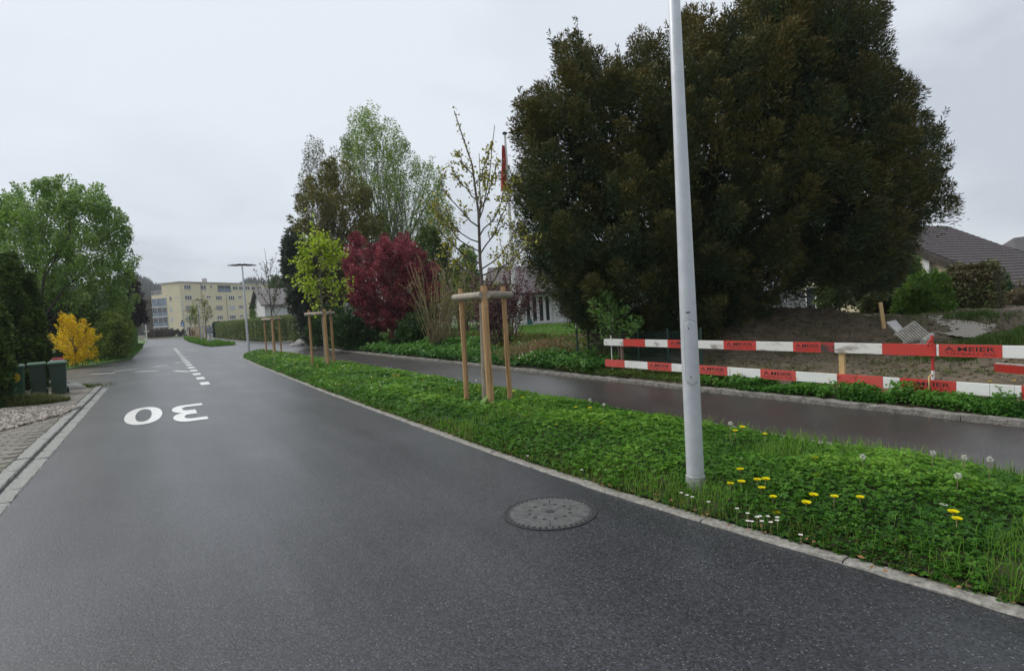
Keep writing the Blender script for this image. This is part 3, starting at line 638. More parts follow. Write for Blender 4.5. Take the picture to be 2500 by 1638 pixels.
WF = [(610, 420, 700, 480, 3, 0), (840, 425, 905, 485, 2, 0), (962, 425, 990, 460, 1, 0), (1270, 437, 1335, 487, 2, 0), (1355, 440, 1415, 490, 2, 0), (1440, 440, 1500, 490, 2, 0), (1520, 440, 1580, 490, 2, 0), (1605, 442, 1660, 490, 2, 0),
      (622, 565, 712, 625, 3, 0), (912, 568, 968, 600, 2, 0), (1042, 570, 1120, 625, 3, 0), (1215, 570, 1292, 625, 3, 0), (1345, 570, 1395, 602, 2, 0),
      (632, 705, 722, 765, 1, 1), (918, 703, 975, 737, 2, 0), (1048, 703, 1130, 760, 1, 1), (1225, 700, 1308, 758, 1, 2), (1355, 700, 1408, 735, 1, 1),
      (640, 845, 735, 905, 3, 0), (930, 838, 985, 868, 2, 0), (1060, 835, 1138, 890, 3, 0), (1230, 830, 1310, 885, 3, 0), (1365, 828, 1412, 857, 2, 0), (650, 985, 700, 1060, 1, 0)]
for x0, y0, x1, y1, np_, st in WF:
    ta, za = wallhit(*c2(x0, y1), C, u); tb, zb = wallhit(*c2(x1, y0), C, u)
    win(apt, C, u, nf, ta, tb, za, zb, np_, ('white', 'shutter', 'white')[st], ('glass', 'shutter', 'shutter_pale')[st], .10)
ta, za = wallhit(*c2(1068, 512), C, u); tb, zb = wallhit(*c2(1240, 428), C, u)
lg = win(apt, C, u, nf, ta, tb, za, zb, 2, 'shutter', 'glass', .12, .05, 'loggia')
mb = MB(); p = C+u*(ta+tb)/2+nf*.1; mb.box((p[0], p[1], za+.45), (tb-ta, .05, .8), rz=math.atan2(u[1], u[0])); mb.build('balustrade', 'glass_blue', lg)
for x in (830, 1178):
    t_, z1_ = wallhit(*c2(x, 400 if x < 1000 else 548), C, u); mb = MB(); p = C+u*t_+nf*.09; mb.tube([(p[0], p[1], 0), (p[0], p[1], z1_)], .06, 6); mb.build('downpipe', 'shutter', apt)

# ---- white house with grey roof beyond the long hedge
Yh = 82; A0 = D(650, 800, Yh); A1 = D(745, 800, Yh+3)
wh = thing('white_house', 'white house with grey gabled roof seen above the long hedge', 'house', (A0[0], A0[1], 0))
uh = unit((A1-A0)[:2]); vh = np.array([-uh[1], uh[0]]); Lh = np.linalg.norm((A1-A0)[:2])
ze = D(680, 738, Yh)[2]; zr = D(680, 709, Yh)[2]+.6
q = lambda t, s, z: np.append(A0[:2]+uh*t+vh*s, z)
mb = MB(); mb.add([q(0, 0, -.3), q(Lh, 0, -.3), q(Lh, 8, -.3), q(0, 8, -.3), q(0, 0, ze), q(Lh, 0, ze), q(Lh, 8, ze), q(0, 8, ze), q(0, 4, zr-.2), q(Lh, 4, zr-.2)], [(0, 1, 5, 4), (1, 2, 6, 9, 5), (2, 3, 7, 6), (3, 0, 4, 8, 7)]); mb.build('wall', 'white_wall', wh)
mb = MB()
for s0, s1 in ((-.7, 4), (8.7, 4)):
    za = ze-.25; mb.add([q(-.6, s0, za), q(Lh+.5, s0, za), q(Lh+.5, s1, zr), q(-.6, s1, zr), q(-.6, s0, za-.2), q(Lh+.5, s0, za-.2), q(Lh+.5, s1, zr-.2), q(-.6, s1, zr-.2)], [(0, 1, 2, 3), (7, 6, 5, 4), (0, 4, 5, 1), (1, 5, 6, 2), (3, 2, 6, 7), (0, 3, 7, 4)])
mb.build('roof', 'roof_grey', wh)
win(wh, A0[:2], uh, -vh, 3.3, 3.9, .6, 3.0, 1, 'shutter', 'shutter'); win(wh, A0[:2], uh, -vh, 4.4, 5.0, .6, 2.8, 1, 'white', 'glass_blue')

# ---- bungalow with terrace doors behind the lawn
Yb = 40.; B0 = D(1279, 790, Yb); ub = np.array([1., .05]); ub /= np.linalg.norm(ub); vb = np.array([-ub[1], ub[0]]); gz = float(hz(B0[0], B0[1]))
bg = thing('bungalow', 'white bungalow with large terrace doors and tiled roof behind the lawn', 'house', (B0[0], B0[1], gz))
q = lambda t, s, z: np.append(B0[:2]+ub*t+vb*s, z)
ze = D(1283, 712, Yb)[2]; zr = D(1283, 652, Yb+5.5)[2]
mb = MB(); mb.add([q(0, 0, gz-.3), q(9, 0, gz-.3), q(9, 9, gz-.3), q(0, 9, gz-.3), q(0, 0, ze), q(9, 0, ze), q(9, 9, ze), q(0, 9, ze), q(0, 5, zr-.2), q(9, 5, zr-.2)], [(0, 1, 5, 4), (1, 2, 6, 9, 5), (2, 3, 7, 6), (3, 0, 4, 8, 7)]); mb.build('wall', 'white_wall', bg)
def tiled(name, mt, parent, pe0, pe1, pr0, pr1, rows, cols, th=.05, indiv=False):
    # courses of roof tiles from eave line to ridge line, each course lapped over the one below
    pe0, pe1, pr0, pr1 = [np.array(p, float) for p in (pe0, pe1, pr0, pr1)]; nrm = unit(np.cross(pe1-pe0, pr0-pe0)); nrm = nrm if nrm[2] > 0 else -nrm
    objs = MB(); kk = 0
    for i in range(rows):
        f0, f1 = i/rows, (i+1.12)/rows; L0, R0 = pe0+(pr0-pe0)*f0, pe1+(pr1-pe1)*f0; L1, R1 = pe0+(pr0-pe0)*min(f1, 1), pe1+(pr1-pe1)*min(f1, 1)
        for j in range(cols):
            g0, g1 = (j+.03)/cols, (j+.97)/cols; h = nrm*th; hh_ = nrm*th*.25
            a_, b_, c_, d_ = L0+(R0-L0)*g0+h, L0+(R0-L0)*g1+h, L1+(R1-L1)*g1+hh_, L1+(R1-L1)*g0+hh_
            m1, m2 = (a_+b_)/2+nrm*.035, (c_+d_)/2+nrm*.035
            objs.add([a_, m1, b_, c_, m2, d_, a_-h, m1-h, b_-h], [(0, 1, 4, 5), (1, 2, 3, 4), (6, 7, 1, 0), (7, 8, 2, 1)])
    base = MB(); base.add([pe0, pe1, pr1, pr0, pe0-nrm*.12, pe1-nrm*.12, pr1-nrm*.12, pr0-nrm*.12], [(0, 1, 2, 3), (7, 6, 5, 4), (0, 4, 5, 1), (1, 5, 6, 2), (3, 2, 6, 7), (0, 3, 7, 4)])
    r = base.build(name, mt, parent); t = objs.build('roof_tiles', mt, r); t['kind'] = 'stuff'; return r
tiled('roof', 'roof_violet', bg, q(-.5, -.9, ze-.15), q(9.5, -.9, ze-.15), q(-.5, 5, zr), q(9.5, 5, zr), 14, 34)
mb = MB(); mb.quad(q(-.5, 5, zr), q(9.5, 5, zr), q(9.5, 9.8, ze-.2), q(-.5, 9.8, ze-.2)); mb.build('rear_roof', 'roof_violet', bg)
zd0, zd1 = gz+.08, D(1290, 722, Yb)[2]
w = win(bg, B0[:2], ub, -vb, .12, 1.95, zd0, zd1, 4, 'white', 'glass', .12, .06, 'terrace_door')
w = win(bg, B0[:2], ub, -vb, 2.55, 4.0, D(1370, 770, Yb)[2], D(1370, 727, Yb)[2], 2, 'shutter', 'glass')
mb = MB(); mb.tube([q(2.15, -.15, gz), q(2.15, -.15, ze-.2)], .05, 8); mb.build('downpipe', 'white', bg)
mb = MB(); mb.beam(q(-.5, -1.0, ze-.2), q(9.5, -1.0, ze-.2), .14, .14); mb.build('gutter', 'dark_metal', bg)
mb = MB(); mb.prism([q(-1.5, 0, 0), q(9, 0, 0), q(9, -1.6, 0), q(-1.5, -1.6, 0)], gz-.2, gz+.03); mb.build('terrace', 'concrete', bg)
# wing with its gable further left
q2 = lambda t, s, z: np.append(D(1190, 760, 47)[:2]+ub*t+vb*s, z)
Lw = 2.6; zw = D(1200, 690, 47)[2]; zwr = D(1205, 652, 50)[2]
mb = MB(); mb.add([q2(0, 0, 0), q2(Lw, 0, 0), q2(Lw, 7, 0), q2(0, 7, 0), q2(0, 0, zw), q2(Lw, 0, zw), q2(Lw, 7, zw), q2(0, 7, zw), q2(0, 3.5, zwr), q2(Lw, 3.5, zwr)], [(0, 1, 5, 4), (1, 2, 6, 9, 5), (2, 3, 7, 6), (3, 0, 4, 8, 7)]); mb.build('wing_wall', 'white_wall', bg)
tiled('wing_roof', 'roof_violet', bg, q2(-.1, -.5, zw-.2), q2(5, -.5, zw-.2), q2(.3, 3.5, zwr), q2(5, 3.5, zwr), 10, 16)

# ---- house with the big brown roof on the right
HP = np.array([18.7, 30.1]); hu = np.array([.92, .387]); hu /= np.linalg.norm(hu); hv = np.array([hu[1], -hu[0]])
hs = thing('brown_roof_house', 'pale yellow house under a large brown tiled roof on the right', 'house', (HP[0], HP[1], -.5))
q = lambda t, s, z: np.append(HP+hu*t+hv*s, z)
zr = 4.96; sl_ = .54
tiled('roof', 'roof_brown', hs, q(0, 8.2, zr-sl_*8.2), q(6.9, 8.2, zr-sl_*8.2), q(0, 0, zr), q(6.9, 0, zr), 30, 24, .045)
mb = MB(); mb.quad(q(0, 0, zr), q(6.9, 0, zr), q(6.9, -6, zr-.5*6), q(0, -6, zr-.5*6)); mb.build('rear_roof', 'roof_brown', hs)
mb = MB(); mb.add([q(.35, -5, -1), q(.35, 3.9, -1), q(.35, 3.9, zr-sl_*3.9-.15), q(.35, 0, zr-.15), q(.35, -5, zr-.5*5-.15), q(6.3, -5, -1), q(6.3, 3.9, -1), q(6.3, 3.9, zr-sl_*3.9-.15), q(6.3, 0, zr-.15), q(6.3, -5, zr-.5*5-.15)], [(0, 1, 2, 3, 4), (9, 8, 7, 6, 5), (1, 6, 7, 2), (0, 4, 9, 5)]); mb.build('wall', 'yellow_wall', hs)
mb = MB(); mb.beam(q(.75, 4.6, -1), q(.75, 4.6, 0.4), .3, .3)
mb.box(q(.25, 2.9, 2.35), (.25, .3, 1.9), rz=math.atan2(hu[1], hu[0])); mb.build('pillar', 'white_wall', hs)
win(hs, HP+hu*.35, -hv, -hu, 0.0, 1.6, 1.9, 3.9, 2, 'white', 'glass'); win(hs, HP+hu*.35, -hv, -hu, 2.6, 4.0, .2, 2.0, 2, 'white', 'glass')
mb = MB()
for k in range(12): mb.box(q(.4, 1.0+.25*k, 1.95), (.03, .03, .9))
mb.beam(q(.4, .9, 2.4), q(.4, 4.0, 2.4), .05, .05); mb.build('balcony_rail', 'dark_metal', hs)
mb = MB(); mb.beam(q(-.04, -.1, zr-.22), q(-.04, 8.3, zr-.22-sl_*8.4), .05, .26); mb.build('verge_board', 'bark_dark', hs)
mb = MB(); mb.box(q(.9, 7.4, .2), (.14, .14, 2.2)); mb.build('post', 'wood_grey', hs)
for t in (5.2, 6.4):
    mb = MB(); cc = q(t, 4.6, zr-sl_*4.6+.08); mb.quad(cc+np.append(hu*-.3, 0), cc+np.append(hu*.3, 0), cc+np.append(hu*.3+hv*.25, -.25*sl_), cc+np.append(hu*-.3+hv*.25, -.25*sl_)); mb.build('skylight', 'shutter_pale', hs)
R0 = D(2480, 640, 46)
h2 = thing('neighbour_house', 'small brown hipped roof over a pinkish wall at the right edge of the view', 'house', (R0[0], R0[1], 0))
a_ = D(2448, 598, 46); b_ = D(2475, 581, 48); c_ = D(2560, 570, 50); d_ = D(2575, 640, 44); e_ = D(2478, 607, 44)
mb = MB(); mb.add([a_, b_, c_, d_, e_, a_-[0, 0, .25], e_-[0, 0, .25], d_-[0, 0, .25]], [(0, 1, 4), (1, 2, 3, 4), (0, 4, 6, 5), (4, 3, 7, 6)]); mb.build('roof', 'roof_brown', h2)
mb = MB(); mb.prism([e_[:2]+[.5, .4], d_[:2]+[0, .4], d_[:2]+[0, 6], a_[:2]+[.6, 3], a_[:2]+[.6, .5]], 0, e_[2]-.3); mb.build('wall', 'pink_wall', h2)

# ================================================================== STREET FURNITURE
def make_lamp(first_label):
    t = thing('street_lamp', first_label, 'street lamp', (0, 0, 0), group='grey double-headed lamps along the verge')
    mb = MB(); mb.lathe((0, 0, 0), [(.078, -.2), (.080, .0), (.080, .165), (.070, .168)], 28); mb.build('base_sleeve', 'galv_base', t, smooth='auto')
    mb = MB(); mb.lathe((0, 0, 0), [(.0715, .16), (.070, 1.2), (.052, 3.2), (.040, 5.0), (.030, 5.02)], 28); mb.build('pole', 'galv', t, smooth='auto')
    # access door: rounded plate following the pole
    mb = MB(); hh_ = .30; ww = .052; ring = []
    for i in range(32):
        an = 2*math.pi*i/32; y = ww*math.cos(an); z = (hh_-ww)*(1 if math.sin(an) > 0 else -1)+ww*math.sin(an) if abs(math.sin(an)) > 1e-6 else 0
        ring.append((y, z))
    return t
def lamp_door(t, ang, zc):
    r = .0712; hh_, ww = .27, .050
    def P(s, z, rr): return (rr*math.cos(ang+s/r), rr*math.sin(ang+s/r), z)
    out = []
    for i in range(36):
        an = 2*math.pi*(i+.5)/36; out.append((ww*math.cos(an), zc+math.copysign(hh_-ww, math.sin(an))*.5*2/2+ww*math.sin(an)))
    for nm, grow, rr, mt in (('door_gap', .003, r+.0006, 'dark_metal'), ('access_door', 0, r+.0022, 'galv')):
        mb = MB(); zs = np.linspace(zc-hh_-grow, zc+hh_+grow, 25); vs = []
        for z in zs:
            dz = max(0, abs(z-zc)-(hh_-ww)); wv = math.sqrt(max((ww+grow)**2-dz**2, 1e-8))
            for s in np.linspace(-1, 1, 9): vs.append(P(s*wv, z, rr+.0012*math.cos(s*1.2)))
        mb.add(vs, [(i*9+j, i*9+j+1, (i+1)*9+j+1, (i+1)*9+j) for i in range(24) for j in range(8)]); o = mb.build(nm, mt, t, smooth=True)
    for z in (zc-.20, zc+.20):
        mb = MB(); c = np.array(P(-.012, z, r+.003)); dd = np.array([math.cos(ang), math.sin(ang), 0]); mb.tube([c-dd*.003, c+dd*.004], .006, 8); mb.build('screw', 'dark_metal', o)
    c = P(-.012, zc+hh_+.06, r+.0015); mb = MB(); mb.box(c, (.003, .035, .009), rz=ang); mb.build('label_plate', 'black', t)
def lamp_head(t):
    for s in (-1, 1):
        mb = MB(); xs = np.linspace(.04, .74, 9)
        vs = []
        for i, x in enumerate(xs):
            f = i/8; w = .06+.07*math.sin(math.pi*min(f*1.1, 1))**.7*(1-f*.35); th = .10*(1-f*.7)+.012; zc = 5.02+.06-.035*f
            for y, z in ((-w, zc), (-w*.5, zc+th*.6), (w*.5, zc+th*.6), (w, zc), (w*.7, zc-th*.5), (-w*.7, zc-th*.5)): vs.append((s*x, y, z))
        fs = [(i*6+j, i*6+(j+1) % 6, (i+1)*6+(j+1) % 6, (i+1)*6+j) for i in range(8) for j in range(6)]+[tuple(range(5, -1, -1)), tuple(48+j for j in range(6))]
        mb.add(vs, fs); h = mb.build('lamp_head', 'dark_metal', t, smooth='auto')
        mb = MB(); mb.box((s*.36, 0, 5.012), (.3, .10, .006)); mb.build('lens', 'shutter_pale', h)
        mb = MB(); mb.box((s*.5, .03, 5.115), (.05, .05, .03)); mb.build('sensor', 'dark_metal', h)
    mb = MB(); mb.box((0, 0, 5.07), (.14, .07, .09)); mb.build('bracket', 'dark_metal', t)
lamp = make_lamp('tall grey lamp post rising from the clover verge in the foreground, head out of view')
lamp_door(lamp, math.atan2(-4.75, -1.47)+.15, 1.20); lamp_head(lamp)
lamp_spots = [(608, 866, 'grey double-headed lamp post at the near end of the side street'), (492, 835, 'grey double-headed lamp post on the far verge beside the boulder'), (462, 825, 'smallest grey double-headed lamp post in front of the cream block')]
heading = math.atan2(RN[1], RN[0])-.05
for x, y, lb in lamp_spots:
    o = copy_tree(lamp); p = G(x, y); o.location = (p[0], p[1], 0.02); o['label'] = lb; o.rotation_euler = (0, 0, heading+.05)
    for ch in list(o.children):
        if ch.name.split('.')[0] in ('door_gap', 'access_door', 'label_plate'):
            for g_ in list(ch.children): bpy.data.objects.remove(g_)
            bpy.data.objects.remove(ch)
p = G(1700, 1213); lamp.location = (p[0], p[1], .02); lamp.rotation_euler = (0, 0, 0)
# old lamp with a curved arm
p = D(452, 815, 128); t = thing('curved_lamp', 'pale lamp post with a curved arm beside the cream block', 'street lamp', (p[0], p[1], 0))
zt_ = D(450, 727, 128)[2]; mb = MB(); mb.tube([(p[0], p[1], 0), (p[0], p[1], zt_-.6), (p[0]-.15, p[1], zt_-.15), (p[0]-.6, p[1], zt_), (p[0]-1.0, p[1], zt_+.05)], [.08, .06, .05, .05, .05], 8); mb.build('pole', 'galv', t, smooth=True)
mb = MB(); mb.box((p[0]-1.2, p[1], zt_+.06), (.7, .25, .12), rz=0); mb.build('lamp_head', 'concrete', t)
# blue sign
p = D(449.5, 816, 118); t = thing('blue_sign', 'blue and white pedestrian sign on a dark post before the cream block', 'sign', (p[0], p[1], 0))
mb = MB(); mb.tube([(p[0], p[1], -.1), (p[0], p[1], 3.6)], .05, 8); mb.build('post', 'dark_metal', t)
mb = MB(); mb.box((p[0]-.15, p[1]-.08, 2.75), (.62, .04, .9)); s_ = mb.build('sign_plate', 'sign_blue', t)
mb = MB(); mb.add([(p[0]-.15+x, p[1]-.105, 2.75+z) for x, z in ((-.2, -.3), (.2, -.3), (0, .3))], [(0, 1, 2)]); mb.build('symbol', 'white', s_)
mb = MB(); mb.box((p[0]-.15, p[1]-.08, 3.45), (.3, .05, .3)); mb.build('round_plate', 'black', t)
mb = MB(); mb.box((p[0]-.15, p[1]-.08, 2.1), (.5, .04, .25)); mb.build('notice_plate', 'white', t)
# white signpost at the left
p = W(103, -1.9); p = D(358, 823, p[1]); t = thing('signpost', 'white signpost with arrow boards at the end of the left hedge', 'signpost', (p[0], p[1], 0)); Ys = p[1]; k_ = Ys/1400
mb = MB(); mb.tube([(p[0], p[1], -.1), (p[0], p[1], 52*k_)], .45*.17, 8); mb.build('post', 'white', t)
mb = MB(); mb.box((p[0]+.1, p[1]-.1, 27*k_), (14*k_, .05, 2*k_)); mb.build('arrow_board', 'white', t)
mb = MB(); mb.box((p[0]-.1, p[1]-.1, 9*k_), (9*k_, .05, 3.5*k_)); mb.build('name_board', 'white', t)
mb = MB(); mb.box((p[0]-3.5*k_, p[1]-.3, 1.5*k_), (3*k_, .2, 5*k_)); tag(mb.build('marker_post', 'yellow_plastic'), 'yellow green marker at the foot of the white signpost', 'marker')
# white pole before the long hedge
p = G(716, 832); t = thing('white_pole', 'slim white pole standing in front of the long clipped hedge', 'pole', (p[0], p[1], 0))
mb = MB(); mb.tube([(p[0], p[1], 0), (p[0], p[1], 5.2)], [.075, .055], 10); mb.build('shaft', 'white', t, smooth='auto')
mb = MB(); mb.tube([(p[0], p[1], 5.2), (p[0], p[1], 5.3)], .07, 10); mb.build('cap', 'dark_metal', t)
# grey notice case
p = D(510, 818, 100); t = thing('notice_case', 'grey glazed notice case standing behind the small trees of the far verge', 'notice case', (p[0], p[1], 0))
mb = MB(); mb.box((p[0], p[1], 1.25), (1.7, .18, 1.7)); mb.build('case', 'galv', t); mb = MB(); mb.box((p[0], p[1]-.1, 1.25), (1.3, .02, 1.2)); mb.build('pane', 'glass_blue', t)
for s in (-.7, .7):
    mb = MB(); mb.box((p[0]+s, p[1], .2), (.1, .1, .5)); mb.build('leg', 'galv', t)
# flagpole with a limp red flag
fp = D(1261, 822, 28.5); zb = float(hz(fp[0], fp[1])); t = thing('flagpole', 'white flagpole with a limp red flag left of the dark yew', 'flagpole', (fp[0], fp[1], zb))
zt_ = D(1236, 329, 28.5)[2]; mb = MB(); mb.tube([(fp[0], fp[1], zb-.1), (fp[0], fp[1], zb+2.4), (fp[0], fp[1], zt_)], [.12, .11, .055], 12); mb.build('shaft', 'white', t, smooth='auto')
mb = MB(); mb.lathe((fp[0], fp[1], zt_-.02), [(.05, 0), (.12, .05), (.12, .12), (.03, .16)], 12); mb.build('cap', 'dark_metal', t)
mb = MB(); mb.lathe((fp[0], fp[1], zb+2.35), [(.17, 0), (.17, .10)], 12); mb.build('collar', 'white', t)
mb = MB(); vs = []; rows = 14; colsf = 7
for i in range(rows):
    z = zt_-.55-i*.17; sp = .10+.16*math.sin(min(i/10, 1)*1.5)
    for j in range(colsf): vs.append((fp[0]-.05-sp*(j/(colsf-1))+.035*math.sin(j*2.2+i*.3), fp[1]-.04-.07*math.cos(j*2.4+i*.2), z+.05*j/(colsf-1)))
mb.add(vs, [(i*colsf+j, i*colsf+j+1, (i+1)*colsf+j+1, (i+1)*colsf+j) for i in range(rows-1) for j in range(colsf-1)]); fl = mb.build('flag', 'flag_red', t, smooth=True)
mb = MB(); vs = [(fp[0]-.02, fp[1]-.12, zt_-.55), (fp[0]+.06, fp[1]-.12, zt_-.5), (fp[0]+.09, fp[1]-.13, zt_-2.0), (fp[0]+.02, fp[1]-.14, zt_-1.6)]; mb.add(vs, [(0, 1, 2, 3)]); mb.build('white_fold', 'flag_white', fl)
# watering can by the terrace door
wc = D(1294, 790, 38.8); zc = float(hz(wc[0], wc[1]))+.015; t = thing('watering_can', 'dark green watering can on the lawn by the terrace doors', 'watering can', (wc[0], wc[1], zc))
mb = MB(); mb.lathe((wc[0], wc[1], zc), [(.17, 0), (.18, .05), (.17, .3), (.12, .38)], 14); mb.build('body', 'can_green', t, smooth='auto')
mb = MB(); mb.tube([wc*[1, 1, 0]+[.15, 0, zc+.08], wc*[1, 1, 0]+[.38, 0, zc+.30], wc*[1, 1, 0]+[.50, 0, zc+.42]], [.035, .025, .02], 8); mb.lathe((wc[0]+.52, wc[1], zc+.40), [(.07, 0), (.075, .05)], 10); mb.build('spout', 'can_green', t)
mb = MB(); mb.tube([wc*[1, 1, 0]+[.1, 0, zc+.36], wc*[1, 1, 0]+[0, 0, zc+.52], wc*[1, 1, 0]+[-.18, 0, zc+.40], wc*[1, 1, 0]+[-.17, 0, zc+.12]], .02, 6); mb.build('handle', 'can_green', t)

# ---- manhole cover
mc = (G(1243, 1245)+G(1455, 1260)+G(1325, 1213)+G(1355, 1292))/4; t = thing('manhole_cover', 'round grey manhole cover with a ring of dark painted holes in the near road', 'manhole cover', (mc[0], mc[1], 0))
mb = MB(); prof = [(.378, .0), (.378, .007), (.352, .007), (.352, .003)]; mb.lathe((mc[0], mc[1], 0), prof, 64); mb.f = mb.f[:-2]; rg = mb.build('ring', 'cast_iron', t)
mb = MB(); mb.lathe((mc[0], mc[1], 0), [(.348, .0015), (.348, .006), (.320, .006), (.318, .0085)], 64); lid = mb.build('lid', 'cover_concrete', t)
mb = MB()
for k in range(44):
    an = 2*math.pi*k/44; mb.box((mc[0]+.336*math.cos(an), mc[1]+.336*math.sin(an), .0075), (.022, .018, .004), rz=an)
o = mb.build('rim_studs', 'cast_iron', lid)
for k in range(12):
    an = 2*math.pi*k/12+.2; mb = MB(); mb.lathe((mc[0]+.168*math.cos(an), mc[1]+.168*math.sin(an), .0086), [(.0175, 0), (.0175, .0004)], 12); mb.build('dark_hole_disc', 'black', lid)  # flat black disc; the shade inside each hole is put into its colour
mb = MB(); mb.lathe((mc[0], mc[1], .0086), [(.035, 0), (.033, .003)], 16)
for k in range(6): an = math.pi*k/3; mb.box((mc[0]+.03*math.cos(an), mc[1]+.03*math.sin(an), .010), (.024, .012, .003), rz=an)
mb.build('emblem', 'cast_iron', lid)
mb = MB()
for k in range(6): an = math.pi*k/3+.46; mb.box((mc[0]+.25*math.cos(an), mc[1]+.25*math.sin(an), .0088), (.125, .006, .0008), rz=an)
mb.build('seam', 'black', lid)

# ---- wheeled bins
def make_bin():
    t = thing('wheeled_bin', 'x', 'bin', (0, 0, 0), group='green wheeled bins by the driveway')
    def ringp(w, d, z, yo=0): return [(-w/2, -d/2+yo, z), (w/2, -d/2+yo, z), (w/2, d/2+yo, z), (-w/2, d/2+yo, z)]
    mb = MB(); vs = ringp(.37, .38, .03, .02)+ringp(.38, .40, .08, .02)+ringp(.465, .50, .90)+ringp(.50, .53, .905)+ringp(.50, .53, .95)
    fs = [(3, 2, 1, 0)]+[(4*i+j, 4*i+(j+1) % 4, 4*i+4+(j+1) % 4, 4*i+4+j) for i in range(4) for j in range(4)]; mb.add(vs, fs)
    body = mb.build('body', 'bin_green', t, bevel=.02)
    mb = MB(); vs = ringp(.52, .57, .955)+ringp(.52, .57, .985)+ringp(.46, .48, 1.035, .02)
    mb.add(vs, [(3, 2, 1, 0), (8, 9, 10, 11)]+[(4*i+j, 4*i+(j+1) % 4, 4*i+4+(j+1) % 4, 4*i+4+j) for i in range(2) for j in range(4)]); lid_ = mb.build('lid', 'bin_lid', t, bevel=.012)
    mb = MB(); mb.tube([(-.21, .30, 1.0), (.21, .30, 1.0)], .017, 8); mb.beam((-.21, .24, .98), (-.21, .31, 1.0), .03, .04); mb.beam((.21, .24, .98), (.21, .31, 1.0), .03, .04); mb.build('handle', 'bin_lid', t)
    for s in (-1, 1):
        mb = MB(); mb.tube([(s*.19, .25, .10), (s*.24, .25, .10)], .10, 18); wl = mb.build('wheel', 'black', t)
        mb = MB(); mb.tube([(s*.241, .25, .10), (s*.244, .25, .10)], .05, 12); mb.build('hub', 'dark_metal', wl)
    mb = MB(); mb.tube([(-.19, .25, .10), (.19, .25, .10)], .012, 6); mb.build('axle', 'dark_metal', t)
    mb = MB(); mb.beam((0, -.269, .60), (0, -.270, .62), .01, .01); mb.f = []; 
    return t
bin0 = make_bin(); bins = [bin0, copy_tree(bin0), copy_tree(bin0)]
spots_b = [(42, 975, -.60, 'green wheeled bin with a round yellow face sticker', .90), (97, 966, -.78, 'dark green wheeled bin standing in the middle of the three', .90), (147, 962, -.72, 'green wheeled bin nearest the road with a red box on its lid', .90)]
for o, (x, y, rz, lb, sc) in zip(bins, spots_b):
    p = G(x, y, .045); o.location = (p[0], p[1], .045); o['label'] = lb
    fa = math.atan2(-p[1], -p[0])+math.pi/2; o.rotation_euler = (0, 0, fa+{42: -.12, 97: .0, 147: -.06}[x]); o.scale = (sc*.90, sc*.92, sc)
for ch in bins[1].children:
    if ch.name.startswith('body'): ch.data = ch.data.copy(); ch.data.materials[0] = M['bin_dark']
for ch in bins[2].children:
    if ch.name.startswith('body'): ch.data = ch.data.copy(); ch.data.materials[0] = M['bin_dark']
# sticker: yellow disc with two eyes and a smile
body0 = [c for c in bin0.children if c.name.startswith('body')][0]
tl = -.235; yf = lambda z: -(.20+(z-.08)*(.05/.82))+.018*(1-(z-.08)/.82)-.006
mb = MB(); cz, cx_ = .66, .03; r_ = .135
disc = lambda r, x0, z0, off: [(x0+r*math.cos(a), yf(z0+r*math.sin(a))-off, z0+r*math.sin(a)) for a in np.linspace(0, 2*math.pi, 28, endpoint=False)]
mb.add(disc(r_, cx_, cz, .002), [tuple(range(28))]); stk = mb.build('sticker', 'sticker', body0)
mb = MB()
for i in range(28):
    a1, a2 = 2*math.pi*i/28, 2*math.pi*(i+1)/28
    mb.add([(cx_+r*math.cos(a), yf(cz+r*math.sin(a))-.0035, cz+r*math.sin(a)) for r, a in ((.098, a1), (.098, a2), (.106, a2), (.106, a1))], [(0, 1, 2, 3)])
mb.add(disc(.016, cx_-.04, cz+.03, .0035), [tuple(range(28))]); mb.add(disc(.016, cx_+.04, cz+.03, .0035), [tuple(range(28))])
for i in range(10):
    a1, a2 = math.pi+.3+i*.254, math.pi+.3+(i+1)*.254
    mb.add([(cx_+r*math.cos(a), yf(cz+r*math.sin(a))-.0035, cz+r*math.sin(a)) for r, a in ((.052, a1), (.052, a2), (.066, a2), (.066, a1))], [(0, 1, 2, 3)])
mb.build('face_print', 'black_print', body0)
p = G(147, 962, .045); bt = np.array([p[0], p[1], .045+1.035*.90]); ff = bins[2].rotation_euler.z
t = thing('red_box', 'small red and white box lying on the lid of the nearest bin', 'box', bt, rz=ff)
mb = MB(); mb.box((0, 0, .017), (.30, .20, .034)); mb.build('tray', 'white', t, local=True); mb = MB(); mb.box((.02, 0, .06), (.26, .17, .05)); mb.build('cover', 'red_plastic', t, local=True, bevel=.01)

